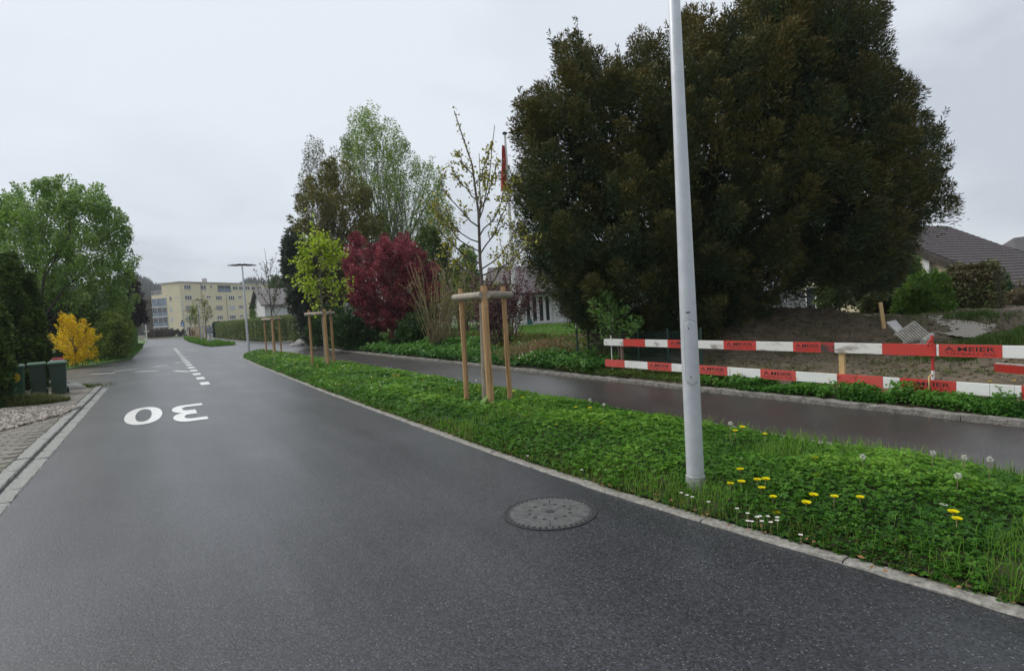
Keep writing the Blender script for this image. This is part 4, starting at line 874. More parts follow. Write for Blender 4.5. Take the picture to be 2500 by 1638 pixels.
# ---- construction barrier: two lines of planks along n = 8.6
NB = 8.6
def nplank(root, a0, a1, z0, z1, bands, mt, n=NB, txt=()):
    th = .03; mb = MB(); mb.beam(W(a0, n+th/2, (z0+z1)/2), W(a1, n+th/2, (z0+z1)/2), th, z1-z0); pl = mb.build('plank', mt, root, bevel=.004)
    for b0, b1, m_, tx in bands:
        x0, x1 = max(b0, b1), min(b0, b1); mb = MB(); off = .0025
        mb.box((W(x0, n)+W(x1, n))/2+np.array([0, 0, (z0+z1)/2])+np.append(RN*(th/2), 0), (abs(x1-x0), th+2*off, z1-z0+2*off), rz=math.atan2(RD[1], RD[0])); bd_ = mb.build('red_band', m_, pl)
        if tx: lettering(pl, (x0+x1)/2, abs(x1-x0), n-.0025, z0, z1, tx)
    return pl
FONT_CACHE = {}
def text_mesh(s, bold):
    k = (s, bold)
    if k not in FONT_CACHE:
        cu = bpy.data.curves.new('lettering', 'FONT'); cu.body = s; cu.size = 1; cu.offset = bold; cu.align_x = 'CENTER'; cu.resolution_u = 3
        o = bpy.data.objects.new('lettering', cu); COL.objects.link(o); dg = bpy.context.evaluated_depsgraph_get(); dg.update()
        me = bpy.data.meshes.new_from_object(o.evaluated_get(dg)); bpy.data.objects.remove(o); bpy.data.curves.remove(cu)
        v = np.zeros(len(me.vertices)*3); me.vertices.foreach_get('co', v); v = v.reshape(-1, 3); v[:, 0] -= (v[:, 0].min()+v[:, 0].max())/2; v[:, 1] -= v[:, 1].min()
        FONT_CACHE[k] = (v, [tuple(p.vertices) for p in me.polygons]); bpy.data.meshes.remove(me)
    return FONT_CACHE[k]
def lettering(pl, ac, width, n, z0, z1, style):
    h = z1-z0; full = style
    for s, bold, zz, hh_, wf, mt in (('A.MEIER', .009, z0+h*.46, h*.37, .80 if full != 'b' else .78, 'black_print'), ('TIEFBAU AG', -.004, z0+h*.13, h*.24, .80, 'dark_red_print')):
        v, f = text_mesh(s, bold); ww = v[:, 0].max()-v[:, 0].min(); hv_ = v[:, 1].max()
        x = v[:, 0]/ww*width*wf; z = v[:, 1]/hv_*hh_+zz
        # reading direction runs towards the viewer's right, i.e. to smaller a
        P = RD[None]*(ac-x)[:, None]+RN[None]*(n-.0014); mb = MB(); mb.add(np.column_stack([P, z]), f); mb.build('lettering', mt, pl)
ap = lambda x, y: onplane(x, y, NB)[0]
zu0, zu1, zl0, zl1 = .735, .885, .262, .415
Y_u = lambda x: np.interp(x, [1475, 1850, 2155, 2500], [835, 850, 853, 860]); Y_l = lambda x: np.interp(x, [1478, 1850, 2044, 2335, 2500], [886, 914, 926, 946, 959])
au = lambda x: ap(x, Y_u(x)); al = lambda x: ap(x, Y_l(x))
bar = thing('construction_barrier', 'red and white plank barrier with printed company name along the footpath', 'barrier', W(6, NB, .1))
nplank(bar, au(1474), au(2284), zu0, zu1, [(au(1521.6), au(1574.8), 'plank_red', 0), (au(1630), au(1702), 'plank_red', 1), (au(1766.6), au(1846), 'plank_red', 1), (au(1936.5), au(2008), 'plank_red', 1), (au(2153.6), au(2284.2), 'plank_red', 0)], 'plank_white')
mb = MB(); x0, x1 = au(2004), au(2037); mb.box((W(x0, NB)+W(x1, NB))/2+np.array([0, 0, (zu0+zu1)/2])+np.append(RN*.015, 0), (abs(x1-x0), .0365, zu1-zu0+.006), rz=math.atan2(RD[1], RD[0])); mb.build('scuffed_band', 'plank_scuffed', bar)
nplank(bar, au(2286), -.9, zu0+.002, zu1+.002, [(au(2292), au(2447), 'plank_red', 1), (1.55, .95, 'plank_red', 1)], 'plank_clean')
nplank(bar, al(1478), al(2196), zl0, zl1, [(al(1478)+.003, al(1525), 'plank_faded', 0), (al(1581), al(1639.5), 'plank_faded', 1), (al(1705), al(1776), 'plank_faded', 1), (al(1856.7), al(1943), 'plank_faded', 1), (al(2043.4), al(2155.8), 'plank_faded', 0)], 'plank_clean')
nplank(bar, al(2196)-.002, -.9, zl0-.002, zl1-.002, [(al(2197), al(2334.7), 'plank_red', 1), (al(2494), al(2494)-.6, 'plank_red', 0)], 'plank_clean')
g0 = lambda a, n: float(hz(*W(a, n)[:2]))
for x, n, z1_, m_, r_ in ((1487, NB+.06, .96, 'white', .012), (2271, NB+.06, 1.00, 'plank_red', .019)):
    a_ = ap(x, Y_u(x)) if x > 2000 else au(1487); z0_ = g0(a_, n)-.1; p = W(a_, n); mb = MB(); mb.tube([p+[0, 0, z0_], p+[0, 0, z1_]], r_, 10); ps = mb.build('steel_post', m_, bar, smooth='auto')
    if x > 2000:
        mb = MB(); mb.tube([p+[0, 0, zl0], p+[0, 0, zl1+.12]], r_+.002, 10); mb.build('white_sleeve', 'white', ps)
        for zc_ in (zu1+.02, zl1+.03):
            hk = MB(); f_ = np.append(RN, 0); sdv = np.append(-RD, 0)*0.0
            hk.tube([p+[0, 0, zc_+.02]+sdv, p-f_*.06+[0, 0, zc_+.04], p-f_*.115+[0, 0, zc_+.01], p-f_*.115+[0, 0, zc_-.20 if zc_ < .6 else zc_-.04]], .011, 8); hk.build('hook', 'plank_red' if zc_ > .6 else 'wood_new', ps, smooth=True)
for x, wd, hgt, m_ in ((2051, .075, .86, 'wood_new'), (1515, .05, .80, 'bark_red')):
    a_ = ap(x, 890); p = W(a_, NB+.06); z0_ = g0(a_, NB+.06)-.1; mb = MB(); mb.box(p+[0, 0, (z0_+hgt)/2], (wd, .05, hgt-z0_), rz=math.atan2(RD[1], RD[0])); mb.build('wooden_post', m_, bar)
a_ = ap(2035, 948); mb = MB()
mb.beam(W(a_+.25, NB+.05, .235), W(a_-.75, NB+.05, .215), .05, .05); mb.beam(W(a_+.2, NB+.02, .20), W(a_+.05, NB-.05, .14), .06, .05); mb.build('wooden_foot', 'wood_new', bar)
# second plank lying further in on the site
p0, p1 = D(2428, 897, 8.3), D(2600, 912, 7.6); mb = MB(); mb.beam(p0, p1, .03, .12, up=(0, -.5, 1)); t = mb.build('loose_plank', 'plank_red'); tag(t, 'dark red plank lying on the soil behind the barrier at the right edge', 'plank')
mb = MB(); p0, p1 = p0+[0, -.02, .065], p1+[0, -.02, .065]; mb.beam(p0, p1, .035, .012, up=(0, -.5, 1)); mb.build('worn_edge', 'wood_grey', t)

# ---- things on the site
ps = D(2158, 775, 14.2); zg = float(hz(ps[0], ps[1])); ps2 = D(2149, 738, 14.2); t = thing('survey_stake', 'short pale wooden stake leaning on top of the soil mound', 'stake', (ps[0], ps[1], zg))
mb = MB(); mb.beam((ps[0], ps[1], min(zg-.1, ps[2]-.1)), (ps2[0], ps2[1], ps2[2]), .09, .04, up=(0, 1, 0)); mb.build('post', 'wood_new', t)
def pd(x, y, Y): return D(x, y, Y)
Yp = 12.2; k1, k2, k3, k4 = pd(2180, 820, Yp), pd(2230, 782, Yp+.7), pd(2274, 815, Yp+.2), pd(2250, 830, Yp-.3)
t = thing('slatted_pallet', 'weathered slatted wooden frame lying tipped on the soil', 'pallet', k1)
e_a, e_b = pd(2184, 818, Yp), pd(2233, 786, Yp+.6); f_a, f_b = pd(2206, 834, Yp-.3), pd(2272, 816, Yp+.1)
mb = MB(); mb.beam(e_a, e_b, .035, .045); mb.build('rail', 'wood_grey', t); mb = MB(); mb.beam(f_a+[0, 0, -.03], f_b+[0, 0, -.03], .035, .045); mb.build('rail', 'wood_grey', t)
for k in range(10):
    f = .04+k*.102; mb = MB(); mb.beam(e_a+(e_b-e_a)*f+[0, 0, .025], f_a+(f_b-f_a)*f, .032, .018); mb.build('slat', 'wood_grey', t)
b4 = [pd(2164, 786, 12.9), pd(2187, 781, 13.3), pd(2208, 805, 12.6), pd(2190, 810, 12.3)]
mb = MB(); dn = np.array([0, 0, -.05]); mb.add([*b4, *[p+dn for p in b4]], [(0, 1, 2, 3), (7, 6, 5, 4), (0, 4, 5, 1), (1, 5, 6, 2), (2, 6, 7, 3), (3, 7, 4, 0)]); t = mb.build('pale_board', 'concrete'); tag(t, 'pale board propped on the soil beside the slatted frame', 'board')
mb = MB(); mb.tube([pd(2253, 834, 11.6), pd(2275, 818, 11.9)], .055, 10); tag(mb.build('grey_post', 'wood_grey'), 'short round grey post resting on the soil behind the red barrier post', 'post')
cc = pd(2243, 830, 12.6); mb = MB(); mb.lathe((cc[0], cc[1], float(hz(cc[0], cc[1]))-.1), [(.30, 0), (.30, .28), (.24, .30)], 20); tag(mb.build('concrete_ring', 'concrete'), 'low dusty concrete ring half buried beside the slatted frame', 'concrete ring')
# tarp covered stack far behind the mound
ta = D(1885, 735, 24); tz = ta[2]-.5; t = thing('covered_stack', 'stack under a white tarpaulin seen below the yew branches', 'stack', (ta[0], ta[1], tz)); 
mb = MB(); w0 = 1.0; vs = []
for i, (x, z) in enumerate(((-1.0, 0), (-.9, .62), (-.3, .95), (.45, 1.0), (.95, .75), (1.05, 0))):
    for y in (-.8, 0, .8): vs.append((ta[0]+x, ta[1]+y, tz+z*(1 if y else 1.06)))
mb.add(vs, [(i*3+j, i*3+j+1, (i+1)*3+j+1, (i+1)*3+j) for i in range(5) for j in range(2)]+[(15, 12, 9, 6, 3, 0), (2, 5, 8, 11, 14, 17)]); mb.build('tarpaulin', 'tarp_white', t, smooth='auto')
tg = D(1958, 752, 19.5); zg2 = tg[2]-.25; mb = MB(); mb.add([(tg[0]-.45, tg[1]-.2, zg2), (tg[0]+.45, tg[1]-.2, zg2), (tg[0]+.4, tg[1]+.4, zg2), (tg[0]-.4, tg[1]+.4, zg2), (tg[0]-.2, tg[1], zg2+.3), (tg[0]+.15, tg[1]+.1, zg2+.26)], [(0, 1, 5, 4), (1, 2, 5), (2, 3, 4, 5), (3, 0, 4)]); tag(mb.build('green_sheet', 'tarp_green'), 'crumpled bright green sheet on the crest of the soil mound', 'sheet')
# green wire fence before the yew
fn = thing('wire_fence', 'low dark green wire fence at the foot of the yew', 'fence', W(9, 9.9, .2))
f0, f1 = W(AN(D(1395, 830, 15.3))[0], 9.95), W(AN(D(1745, 830, 12.6))[0], 9.95)
Lf = np.linalg.norm((f1-f0)[:2]); nf_ = int(Lf/.06); mb = MB(); zf0 = float(hz(f0[0], f0[1]))
for k in range(nf_+1):
    p = f0+(f1-f0)*k/nf_; z0_ = float(hz(p[0], p[1])); mb.tube([p+[0, 0, z0_-.05], p+[0, 0, z0_+.78]], .006, 4, caps=False)
o = mb.build('vertical_wires', 'fence_green', fn); o['kind'] = 'stuff'
for h_ in (.12, .40, .75):
    mb = MB(); mb.tube([f0+[0, 0, zf0+h_], (f0+f1)/2+[0, 0, float(hz(*((f0+f1)/2)[:2]))+h_], f1+[0, 0, float(hz(f1[0], f1[1]))+h_]], .008, 5); mb.build('wire', 'fence_green', fn)
for k in range(5):
    p = f0+(f1-f0)*k/4; z0_ = float(hz(p[0], p[1])); mb = MB(); mb.box(p+[0, 0, z0_+.38], (.045, .045, .95)); mb.build('fence_post', 'fence_green', fn)
p = D(1407, 795, 15.2); mb = MB(); z0_ = float(hz(p[0], p[1])); mb.tube([(p[0], p[1], z0_), (p[0], p[1], p[2]-.06)], .025, 10); t = tag(mb.build('marker_post', 'fence_green'), 'dark marker post with a white top at the end of the green wire fence', 'post'); mb = MB(); mb.tube([(p[0], p[1], p[2]-.06), (p[0], p[1], p[2]+.08)], .027, 10); mb.build('white_top', 'white', t)

# ---- tree supports
def make_support():
    t = thing('tree_support', 'x', 'tree support', (0, 0, 0), group='three-stake timber supports round the young trees')
    ang = [-math.pi/2, math.pi/2-math.pi/3+.0, math.pi/2+math.pi/3]; R_ = .42; P = []
    for k, a in enumerate(ang):
        x, y = R_*math.cos(a), R_*math.sin(a); lean = .985; P.append((x, y)); mb = MB(); r = .043+.014*(k == 0)
        pts = [(x*1.02, y*1.02, -.2), (x, y, .5), (x+.006*(k-1), y, 1.1), (x*lean, y*lean, 2.0), (x*lean, y*lean, 2.03)]; mb.tube(pts, [r, r*.99, r*.97, r*.94, r*.86], 16); st = mb.build('stake', 'wood_stake', t, smooth='auto')
        mb = MB(); rr = r+.0008
        for j in range(4):                                      # drying cracks down the stake
            a0 = math.pi*1.5+random.uniform(-1.1, 1.1); z = random.uniform(.2, .9); ln = random.uniform(.4, .9); zz_ = np.linspace(z, z+ln, 8); vs = []
            for i, q_ in enumerate(zz_):
                wv = .05*math.sin(math.pi*i/7)+.004; aa_ = a0+.08*math.sin(q_*3)
                for s in (-1, 1): vs.append((x*(1-.012*q_/2)+rr*.985*math.cos(aa_+s*wv), y*(1-.012*q_/2)+rr*.985*math.sin(aa_+s*wv), q_))
            mb.add(vs, [(2*i, 2*i+1, 2*i+3, 2*i+2) for i in range(7)])
        mb.build('crack', 'bark_dark', st)
        mb = MB()
        for j in range(5):
            a0 = math.pi*1.5+random.uniform(-1.2, 1.2); z = random.uniform(.15, 1.7); c = np.array([x*(1-.006*z)+rr*.97*math.cos(a0), y*(1-.006*z)+rr*.97*math.sin(a0), z]); dd = np.array([math.cos(a0), math.sin(a0), 0]); mb.tube([c-dd*.004, c+dd*.002], .007, 7)
        mb.build('knot', 'bark_dark', st)
    def rail(p, q, z, ext):
        p, q = np.array([*p, z]), np.array([*q, z]); d_ = unit(q-p); out = unit(np.array([(p[0]+q[0]), (p[1]+q[1]), 0])); o_ = out*.062
        mb = MB(); mb.tube([p-d_*ext[0]+o_, (p+q)/2+o_, q+d_*ext[1]+o_], [.057, .060, .056], 14); mb.build('cross_rail', 'wood_old', t, smooth='auto')
    rail(P[0], P[2], 1.885, (.02, .11)); rail(P[0], P[1], 1.885, (.02, .13)); rail(P[1], P[2], 1.90, (.03, .03))
    mb = MB(); mb.tube([(P[0][0], P[0][1]-.05, 1.90), (0, -.05, 1.92), (.05, 0, 1.93), (0, .05, 1.92), (P[1][0]*.9, P[1][1]*.9, 1.95)], .012, 6); mb.build('tie_rope', 'reed', t)
    return t
sup = make_support()
TC = [(-.44, 9.47), None, None]
c2_ = W(AN(G(802, 903))[0]+.2, 4.78); c3_ = W(AN(G(678, 868))[0]+.2, 5.15)
SUPS = [((-.44, 9.47), 0.10, 'timber tree support with grey cross rails nearest the camera'), (tuple(c2_[:2]), .55, 'timber tree support round the lime green tree, second along the verge'), (tuple(c3_[:2]), .45, 'timber tree support beside the near double-headed lamp, third along the verge')]
FT = [(78, 5.0), (90, 5.0), (103, 5.1), (116, 5.1)]
fl_ = ['timber tree support nearest the boulder on the far verge', 'second timber tree support on the far verge', 'third timber tree support on the far verge', 'farthest timber tree support in front of the cream block']
for (a_, n_), lb in zip(FT, fl_): SUPS.append((tuple(W(a_, n_)[:2]), .4, lb))
for i, (c, rz, lb) in enumerate(SUPS):
    o = sup if i == 0 else copy_tree(sup); o.location = (c[0], c[1], .03); o.rotation_euler = (0, 0, rz); o['label'] = lb
# ---- boulders
def boulder(c, r, seed, label):
    rr = np.random.default_rng(seed); mb = MB(); vs = []; n_, m_ = 12, 7
    for i in range(m_):
        ph = math.pi*.5*i/(m_-1)*1.15-.15
        for j in range(n_):
            th = 2*math.pi*j/n_; k = 1+.16*math.sin(3*th+seed)+.12*math.sin(2*th+ph*3+seed*2)+rr.normal(0, .03); vs.append((c[0]+r[0]*k*math.cos(th)*math.cos(ph), c[1]+r[1]*k*math.sin(th)*math.cos(ph), c[2]+r[2]*k*math.sin(ph)))
    mb.add(vs, [(i*n_+j, i*n_+(j+1) % n_, (i+1)*n_+(j+1) % n_, (i+1)*n_+j) for i in range(m_-1) for j in range(n_)]+[tuple((m_-1)*n_+j for j in range(n_))]); tag(mb.build('boulder', 'stone', smooth=True), label, 'boulder')
p = D(515, 838, 62); boulder((p[0], p[1], .05), (.52, .4, .55), 1, 'pale pointed boulder in the grass of the far verge')
p = D(745, 846, 41); boulder((p[0], p[1], .05), (.75, .5, .42), 2, 'rounded boulder at the garden corner by the side street')
p = D(726, 848, 40.5); boulder((p[0], p[1], .02), (.45, .35, .25), 3, 'small flat stone left of the rounded garden boulder')
p = G(195, 948); boulder((p[0]-.1, p[1]-.25, .0), (.55, .22, .20), 4, 'low rough stone heap behind the wheel of the nearest bin')

# ================================================================== TREES AND SHRUBS
# ---- the great yew
YEW = PX((1262, 660), (1225, 610), (1203, 545), (1197, 480), (1200, 400), (1195, 372), (1215, 345), (1200, 285), (1222, 240), (1262, 250), (1290, 215), (1312, 190), (1322, 140), (1345, 120), (1380, 140), (1430, 180), (1462, 165), (1495, 120), (1530, 130), (1565, 125), (1600, 75), (1640, 85), (1690, 75), (1725, 25), (1770, -25), (1900, -40), (1985, 5), (2035, 35), (2040, 90), (2025, 150), (2062, 140), (2050, 205), (2090, 225), (2105, 275), (2150, 240), (2140, 310), (2175, 305), (2155, 370), (2205, 415), (2170, 445), (2205, 490), (2130, 505), (2140, 545), (2095, 570), (2085, 650), (2050, 655), (2000, 650), (1960, 635), (1900, 655), (1830, 690), (1765, 715), (1715, 760), (1660, 800), (1500, 795), (1400, 785), (1345, 765), (1330, 725), (1295, 695))
YEW = [(x+16*max(0, (1366-x))/110, y) for x, y in YEW]
YY = 16.0
yb = D(1700, 850, 15.5); yz = float(hz(yb[0], yb[1]))
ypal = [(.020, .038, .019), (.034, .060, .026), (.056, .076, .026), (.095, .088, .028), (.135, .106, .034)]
yew = thing('yew_tree', 'huge dark spreading yew tree behind the barrier', 'tree', (yb[0], yb[1], yz))
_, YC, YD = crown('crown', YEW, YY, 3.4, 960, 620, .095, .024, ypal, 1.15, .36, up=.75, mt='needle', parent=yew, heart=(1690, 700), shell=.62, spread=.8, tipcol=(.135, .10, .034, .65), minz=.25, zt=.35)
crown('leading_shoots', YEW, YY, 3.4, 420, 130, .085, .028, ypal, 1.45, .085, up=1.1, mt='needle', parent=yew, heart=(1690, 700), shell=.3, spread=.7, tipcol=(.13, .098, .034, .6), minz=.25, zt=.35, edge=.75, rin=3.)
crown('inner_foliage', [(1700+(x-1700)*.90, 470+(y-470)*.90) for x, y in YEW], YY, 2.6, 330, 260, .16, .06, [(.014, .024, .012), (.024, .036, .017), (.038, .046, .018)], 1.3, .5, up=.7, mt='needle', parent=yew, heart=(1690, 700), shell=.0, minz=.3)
limbs('trunk', (yb[0], yb[1], yz), D(1690, 690, YY), YC, .34, 'black_bark', yew, 40, sag=.06)
mb = MB()
for e_ in ((1860, 700), (1905, 705), (1960, 690), (1820, 735), (1900, 660), (2010, 660), (1790, 760)):
    q_ = D(*e_, 15.0+random.uniform(-.6, .6)); b_ = np.array([yb[0]+.2, yb[1], yz+.25]); m1 = b_+(q_-b_)*.4+np.array([0, 0, .05]); mb.tube([b_, m1, q_], [.09, .06, .018], 6)
    for k in range(4):
        s0 = m1+(q_-m1)*random.uniform(.1, .9); mb.tube([s0, s0+np.array([random.uniform(.1, .6), random.uniform(-.4, .4), random.uniform(-.1, .4)])], [.02, .006], 5)
mb.build('low_branches', 'black_bark', yew, smooth=True)
# sprays standing out of the silhouette
tips = np.array(YEW); k = 0; mb_P = []
# ---- left side
LTP = PX((-10, 520), (8, 470), (30, 442), (70, 445), (100, 425), (150, 428), (190, 450), (230, 445), (258, 480), (280, 510), (295, 540), (298, 590), (310, 620), (300, 660), (305, 700), (285, 750), (200, 770), (100, 745), (40, 690), (-30, 620))
tree('broadleaf_tree', 'tall fresh green broadleaf tree with pale young leaves on the left', LTP, 38, 3.4, W(42, -8.5), (150, 760), .22, 'bark_dark', 430, 140, .14, .10, [(.045, .090, .018), (.105, .20, .032), (.20, .31, .060), (.34, .44, .13)], 1.5, .48, up=.6, shell=.5, tipcol=(.40, .48, .28, .6), spread=1.1, nl=16)
lt = bpy.data.objects['broadleaf_tree']
crown('leading_shoots', LTP, 38, 3.4, 150, 70, .14, .10, [(.06, .13, .035), (.13, .24, .06), (.24, .36, .13)], 1.7, .16, up=.9, parent=lt, heart=(150, 760), shell=.3, edge=1.0, rin=3., tipcol=(.40, .48, .28, .6))
tree('red_conifer', 'dark reddish conifer peeping out behind the big left tree', PX((285, 640), (305, 648), (318, 680), (338, 730), (330, 745), (285, 745)), 62, 1.6, W(72, -8), (300, 720), .15, 'bark_dark', 90, 90, .35, .12, [(.020, .014, .016), (.035, .022, .024), (.03, .03, .018)], 1.6, .35, up=-.1, mt='needle')
tpal = [(.026, .050, .015), (.046, .084, .022), (.078, .125, .032), (.12, .165, .042)]
for lb, poly, Yt, bx, nb in [('tall dark columnar conifer behind the bins at the left edge', PX((-40, 720), (-20, 660), (8, 610), (22, 590), (36, 612), (50, 665), (62, 740), (70, 800), (76, 905), (-40, 915)), 18.3, 20, 230),
                         ('slimmer dark columnar conifer behind the middle bin', PX((48, 720), (55, 670), (64, 628), (74, 660), (88, 705), (98, 750), (106, 800), (109, 860), (106, 895), (60, 905)), 18.8, 82, 140),
                         ('nearest columnar conifer cut by the left edge in front of the bins', PX((-75, 960), (-70, 800), (-50, 700), (-30, 690), (-8, 725), (2, 765), (10, 815), (15, 870), (14, 915), (0, 955), (-20, 985)), 14.2, -40, 190)]:
    p = D(bx*S, 950, Yt); b_ = (p[0], p[1], 0)
    tree('columnar_conifer', lb, poly, Yt, 1.0 if bx != 82 else .7, b_, (bx*S, 800), .09, 'bark_dark', nb, 230, .11, .05, tpal, .55, .16, up=1.6, mt='needle', cat='conifer', group='columnar conifers by the driveway', nl=8, shell=.7, minz=.02, tipcol=(.08, .11, .03, .4))
tree('forsythia', 'bright yellow flowering forsythia shrub', PX((128, 785), (140, 745), (160, 742), (190, 752), (212, 772), (222, 800), (208, 832), (170, 845), (140, 825)), 30, 1.2, D(172*S, 872, 30)*[1, 1, 0]+[0, 0, .05], (172*S, 850), .03, 'stem', 105, 52, .10, .06, [(.42, .28, .008), (.66, .44, .008), (.80, .56, .018), (.24, .25, .04)], 1.05, .06, up=.7, cat='shrub', shell=.35, nl=60, trunkname='stems', crownname='blossom', minz=.1, tipcol=(.16, .17, .03, .25))
bl = [(.03, .07, .02)]
for lb, poly, Yt, hx, nb, pal in [('dark green bushy shrub behind the forsythia', PX((100, 850), (105, 740), (150, 715), (215, 720), (240, 760), (230, 830)), 37, (170, 830), 120, [(.010, .022, .008), (.02, .038, .012), (.03, .05, .018)]),
                             ('loose green shrub with brownish stems beside the hedge end', PX((205, 830), (212, 770), (235, 740), (265, 728), (290, 738), (302, 765), (300, 815), (285, 828), (240, 840)), 36, (265, 820), 190, [(.07, .10, .026), (.13, .19, .04), (.20, .26, .06), (.24, .23, .09)])]:
    p = D(hx[0]*S, 880, Yt); tree('leafy_shrub', lb, poly, Yt, 1.8, (p[0], p[1], .05), (hx[0]*S, hx[1]*S), .05, 'bark', nb, 110, .13, .085, pal, .9, .3, up=.6, cat='shrub', nl=20, trunkname='stems', minz=.08)
def hedge(name, label, path, n_off, h, count, L, Wd, pal, rough=.10, cat='hedge', z0=.05, mt='leaf', bottom=.0):
    # a clipped hedge: leaf shell over a twiggy core, along a ground path [(x,y)...], n_off = thickness to its far side
    path = [np.array(p[:2], float) for p in path]; base = (path[0]+path[-1])/2
    t = thing(name, label, cat, (base[0], base[1], 0)); core = MB(); P = []; Nn = []
    seg = [np.linalg.norm(b-a) for a, b in zip(path, path[1:])]; tot = sum(seg)
    for (a, b), Ls in zip(zip(path, path[1:]), seg):
        d = (b-a)/Ls; w = np.array([-d[1], d[0]]); 
        if n_off < 0: w = -w
        w_ = abs(n_off); ct = (a+b)/2+w*w_/2; core.box((ct[0], ct[1], z0+h*.47), (Ls, w_*.86, h*.94), rz=math.atan2(d[1], d[0]))
        m = int(count*Ls/tot); face = rng.random(m); s = rng.random(m)*Ls; lump = .10*np.sin(s*2.3)+.07*np.sin(s*5.1+1)
        fr = face < .62; tp = (face >= .62) & (face < .88); en = face >= .88
        zz_ = rng.random(m)*h; ww = rng.random(m)*w_
        off = np.where(fr, rng.normal(0, rough, m)+lump*.6, ww); z = np.where(tp, h+rng.normal(0, rough, m)*.8+lump*.7, zz_)
        s = np.where(en, np.where(rng.random(m) < .5, 0, Ls)+rng.normal(0, rough, m), s)
        pts = a[None]+d[None]*s[:, None]+w[None]*off[:, None]; P.append(np.column_stack([pts, z0+z]))
        nn = np.where(fr[:, None], np.append(-w, .4)[None], np.where(tp[:, None], np.array([[0, 0, 1.]]), np.append(-d, .3)[None])); Nn.append(nn)
    core.build('branches', 'bark_dark', t)
    P = np.concatenate(P); Nn = unit(np.concatenate(Nn)+rng.normal(0, .55, P.shape)); Dv = unit(np.cross(Nn, rng.normal(0, 1, P.shape))+np.array([0, 0, .3]))
    cl = .5+.5*np.sin(P[:, 0]*1.7+P[:, 2]*2)*np.sin(P[:, 1]*1.3+P[:, 2]*1.1); tone = np.clip(.5*cl+.5*rng.random(len(P)), 0, .999)
    leaves('foliage', P, Dv, Nn, L*rng.uniform(.6, 1.3, len(P)), Wd*rng.uniform(.7, 1.3, len(P)), palette(len(P), pal, tone), mt, t); return t
hedge('clipped_hedge', 'tall clipped green hedge running along the left side of the street', [W(48, -2.3), W(72, -2.3), W(96, -2.6)], 1.3, 2.7, 26000, .17, .11, [(.045, .105, .02), (.075, .17, .03), (.12, .25, .05)])
hp = [D(748, 834, 49.5), D(640, 834, 57.0), D(530, 827, 88)]
hedge('long_hedge', 'long clipped hedge with brownish patches along the far footpath', [hp[0], hp[1], hp[2]], -1.2, 2.15, 62000, .12, .085, [(.035, .055, .015), (.075, .11, .026), (.12, .17, .042), (.16, .13, .06)])
hedge('low_hedge', 'low brown hedge at the foot of the cream block', [D(362, 820, 138), D(412, 820, 138)], 1.5, 1.7, 5000, .3, .2, [(.05, .035, .025), (.08, .055, .035), (.06, .06, .025)])
hedge('dark_hedge_end', 'dark green hedge stub behind the long hedge', [D(523, 828, 92), D(538, 827, 92)], 1.5, 2.2, 3000, .25, .16, [(.012, .03, .01), (.02, .05, .014)])
# ---- far shrubs and trees round the block
for lb, poly, Yt, b_, pal, nb, mt_ in [('bare brown tree left of the cream block', PX((340, 790), (338, 700), (352, 690), (372, 700), (385, 760), (385, 790)), 165, None, [(.10, .08, .065), (.14, .12, .09), (.09, .10, .05)], 70, 'leaf'),
                             ('light green tree between block and white house', PX((583, 775), (588, 725), (600, 690), (618, 680), (622, 720), (624, 775)), 90, None, [(.05, .10, .025), (.10, .17, .04), (.15, .20, .06)], 90, 'leaf'),
                             ('green tree behind the white house roof', PX((625, 690), (640, 650), (660, 655), (670, 690), (665, 715), (630, 715)), 100, None, [(.05, .09, .03), (.09, .13, .05)], 70, 'leaf')]:
    xs_ = [p[0] for p in poly]; p = D(sum(xs_)/len(xs_), 820, Yt); tree('distant_tree', lb, poly, Yt, 3, (p[0], p[1], 0), (sum(xs_)/len(xs_), 790), .2, 'bark', nb, 60, .45, .30, pal, 2.2, .8, up=.7)
for i, (x, w_) in enumerate([(418, 6), (432, 7), (447, 6), (467, 6)]):
    p = D(x, 817, 136); tree('low_shrub', ['grey green low shrub right of the low brown hedge', 'purple tinged low shrub before the cream wall', 'dark low shrub under the blue sign', 'dark low shrub behind the farthest lamp'][i], [(x-w_, 819), (x-w_, 811), (x, 805), (x+w_, 811), (x+w_, 819)], 136, .6, (p[0], p[1], 0), (x, 817), 0, 'bark', 26, 30, .3, .18, [(.03, .04, .03), (.07, .06, .05), (.05, .07, .05)], .5, .25, cat='shrub')
# ---- garden group in the middle
def gtree(name, label, poly, Y, thick, hx, *a, **k):
    p = D(hx[0], 840, Y); z = float(hz(p[0], p[1])); return tree(name, label, poly, Y, thick, (p[0], p[1], z), hx, *a, **k)
gtree('birch', 'tall light green birch with fine drooping twigs', PX((800, 300), (828, 268), (858, 258), (890, 270), (925, 298), (945, 345), (968, 385), (1000, 392), (1030, 420), (1045, 480), (1050, 560), (1020, 620), (950, 650), (880, 610), (840, 560), (815, 480), (800, 400)), 44, 3.2, (915*S, 700*S), .16, 'bark_birch', 400, 130, .13, .075, [(.11, .18, .035), (.17, .26, .05), (.24, .34, .07), (.19, .21, .09)], 1.7, .40, up=.5, hang=.5, shell=.3, nl=150)
gtree('birch', 'sparse twiggy birch leaning out left of the tall birch', PX((688, 430), (705, 400), (716, 330), (735, 318), (765, 350), (790, 330), (812, 300), (825, 400), (780, 430), (740, 470), (700, 480)), 45, 1.6, (760*S, 640*S), .10, 'bark_birch', 95, 42, .15, .08, [(.10, .10, .07), (.13, .16, .07), (.12, .12, .09)], 1.6, .3, up=.5, hang=.5, shell=.2, nl=95)
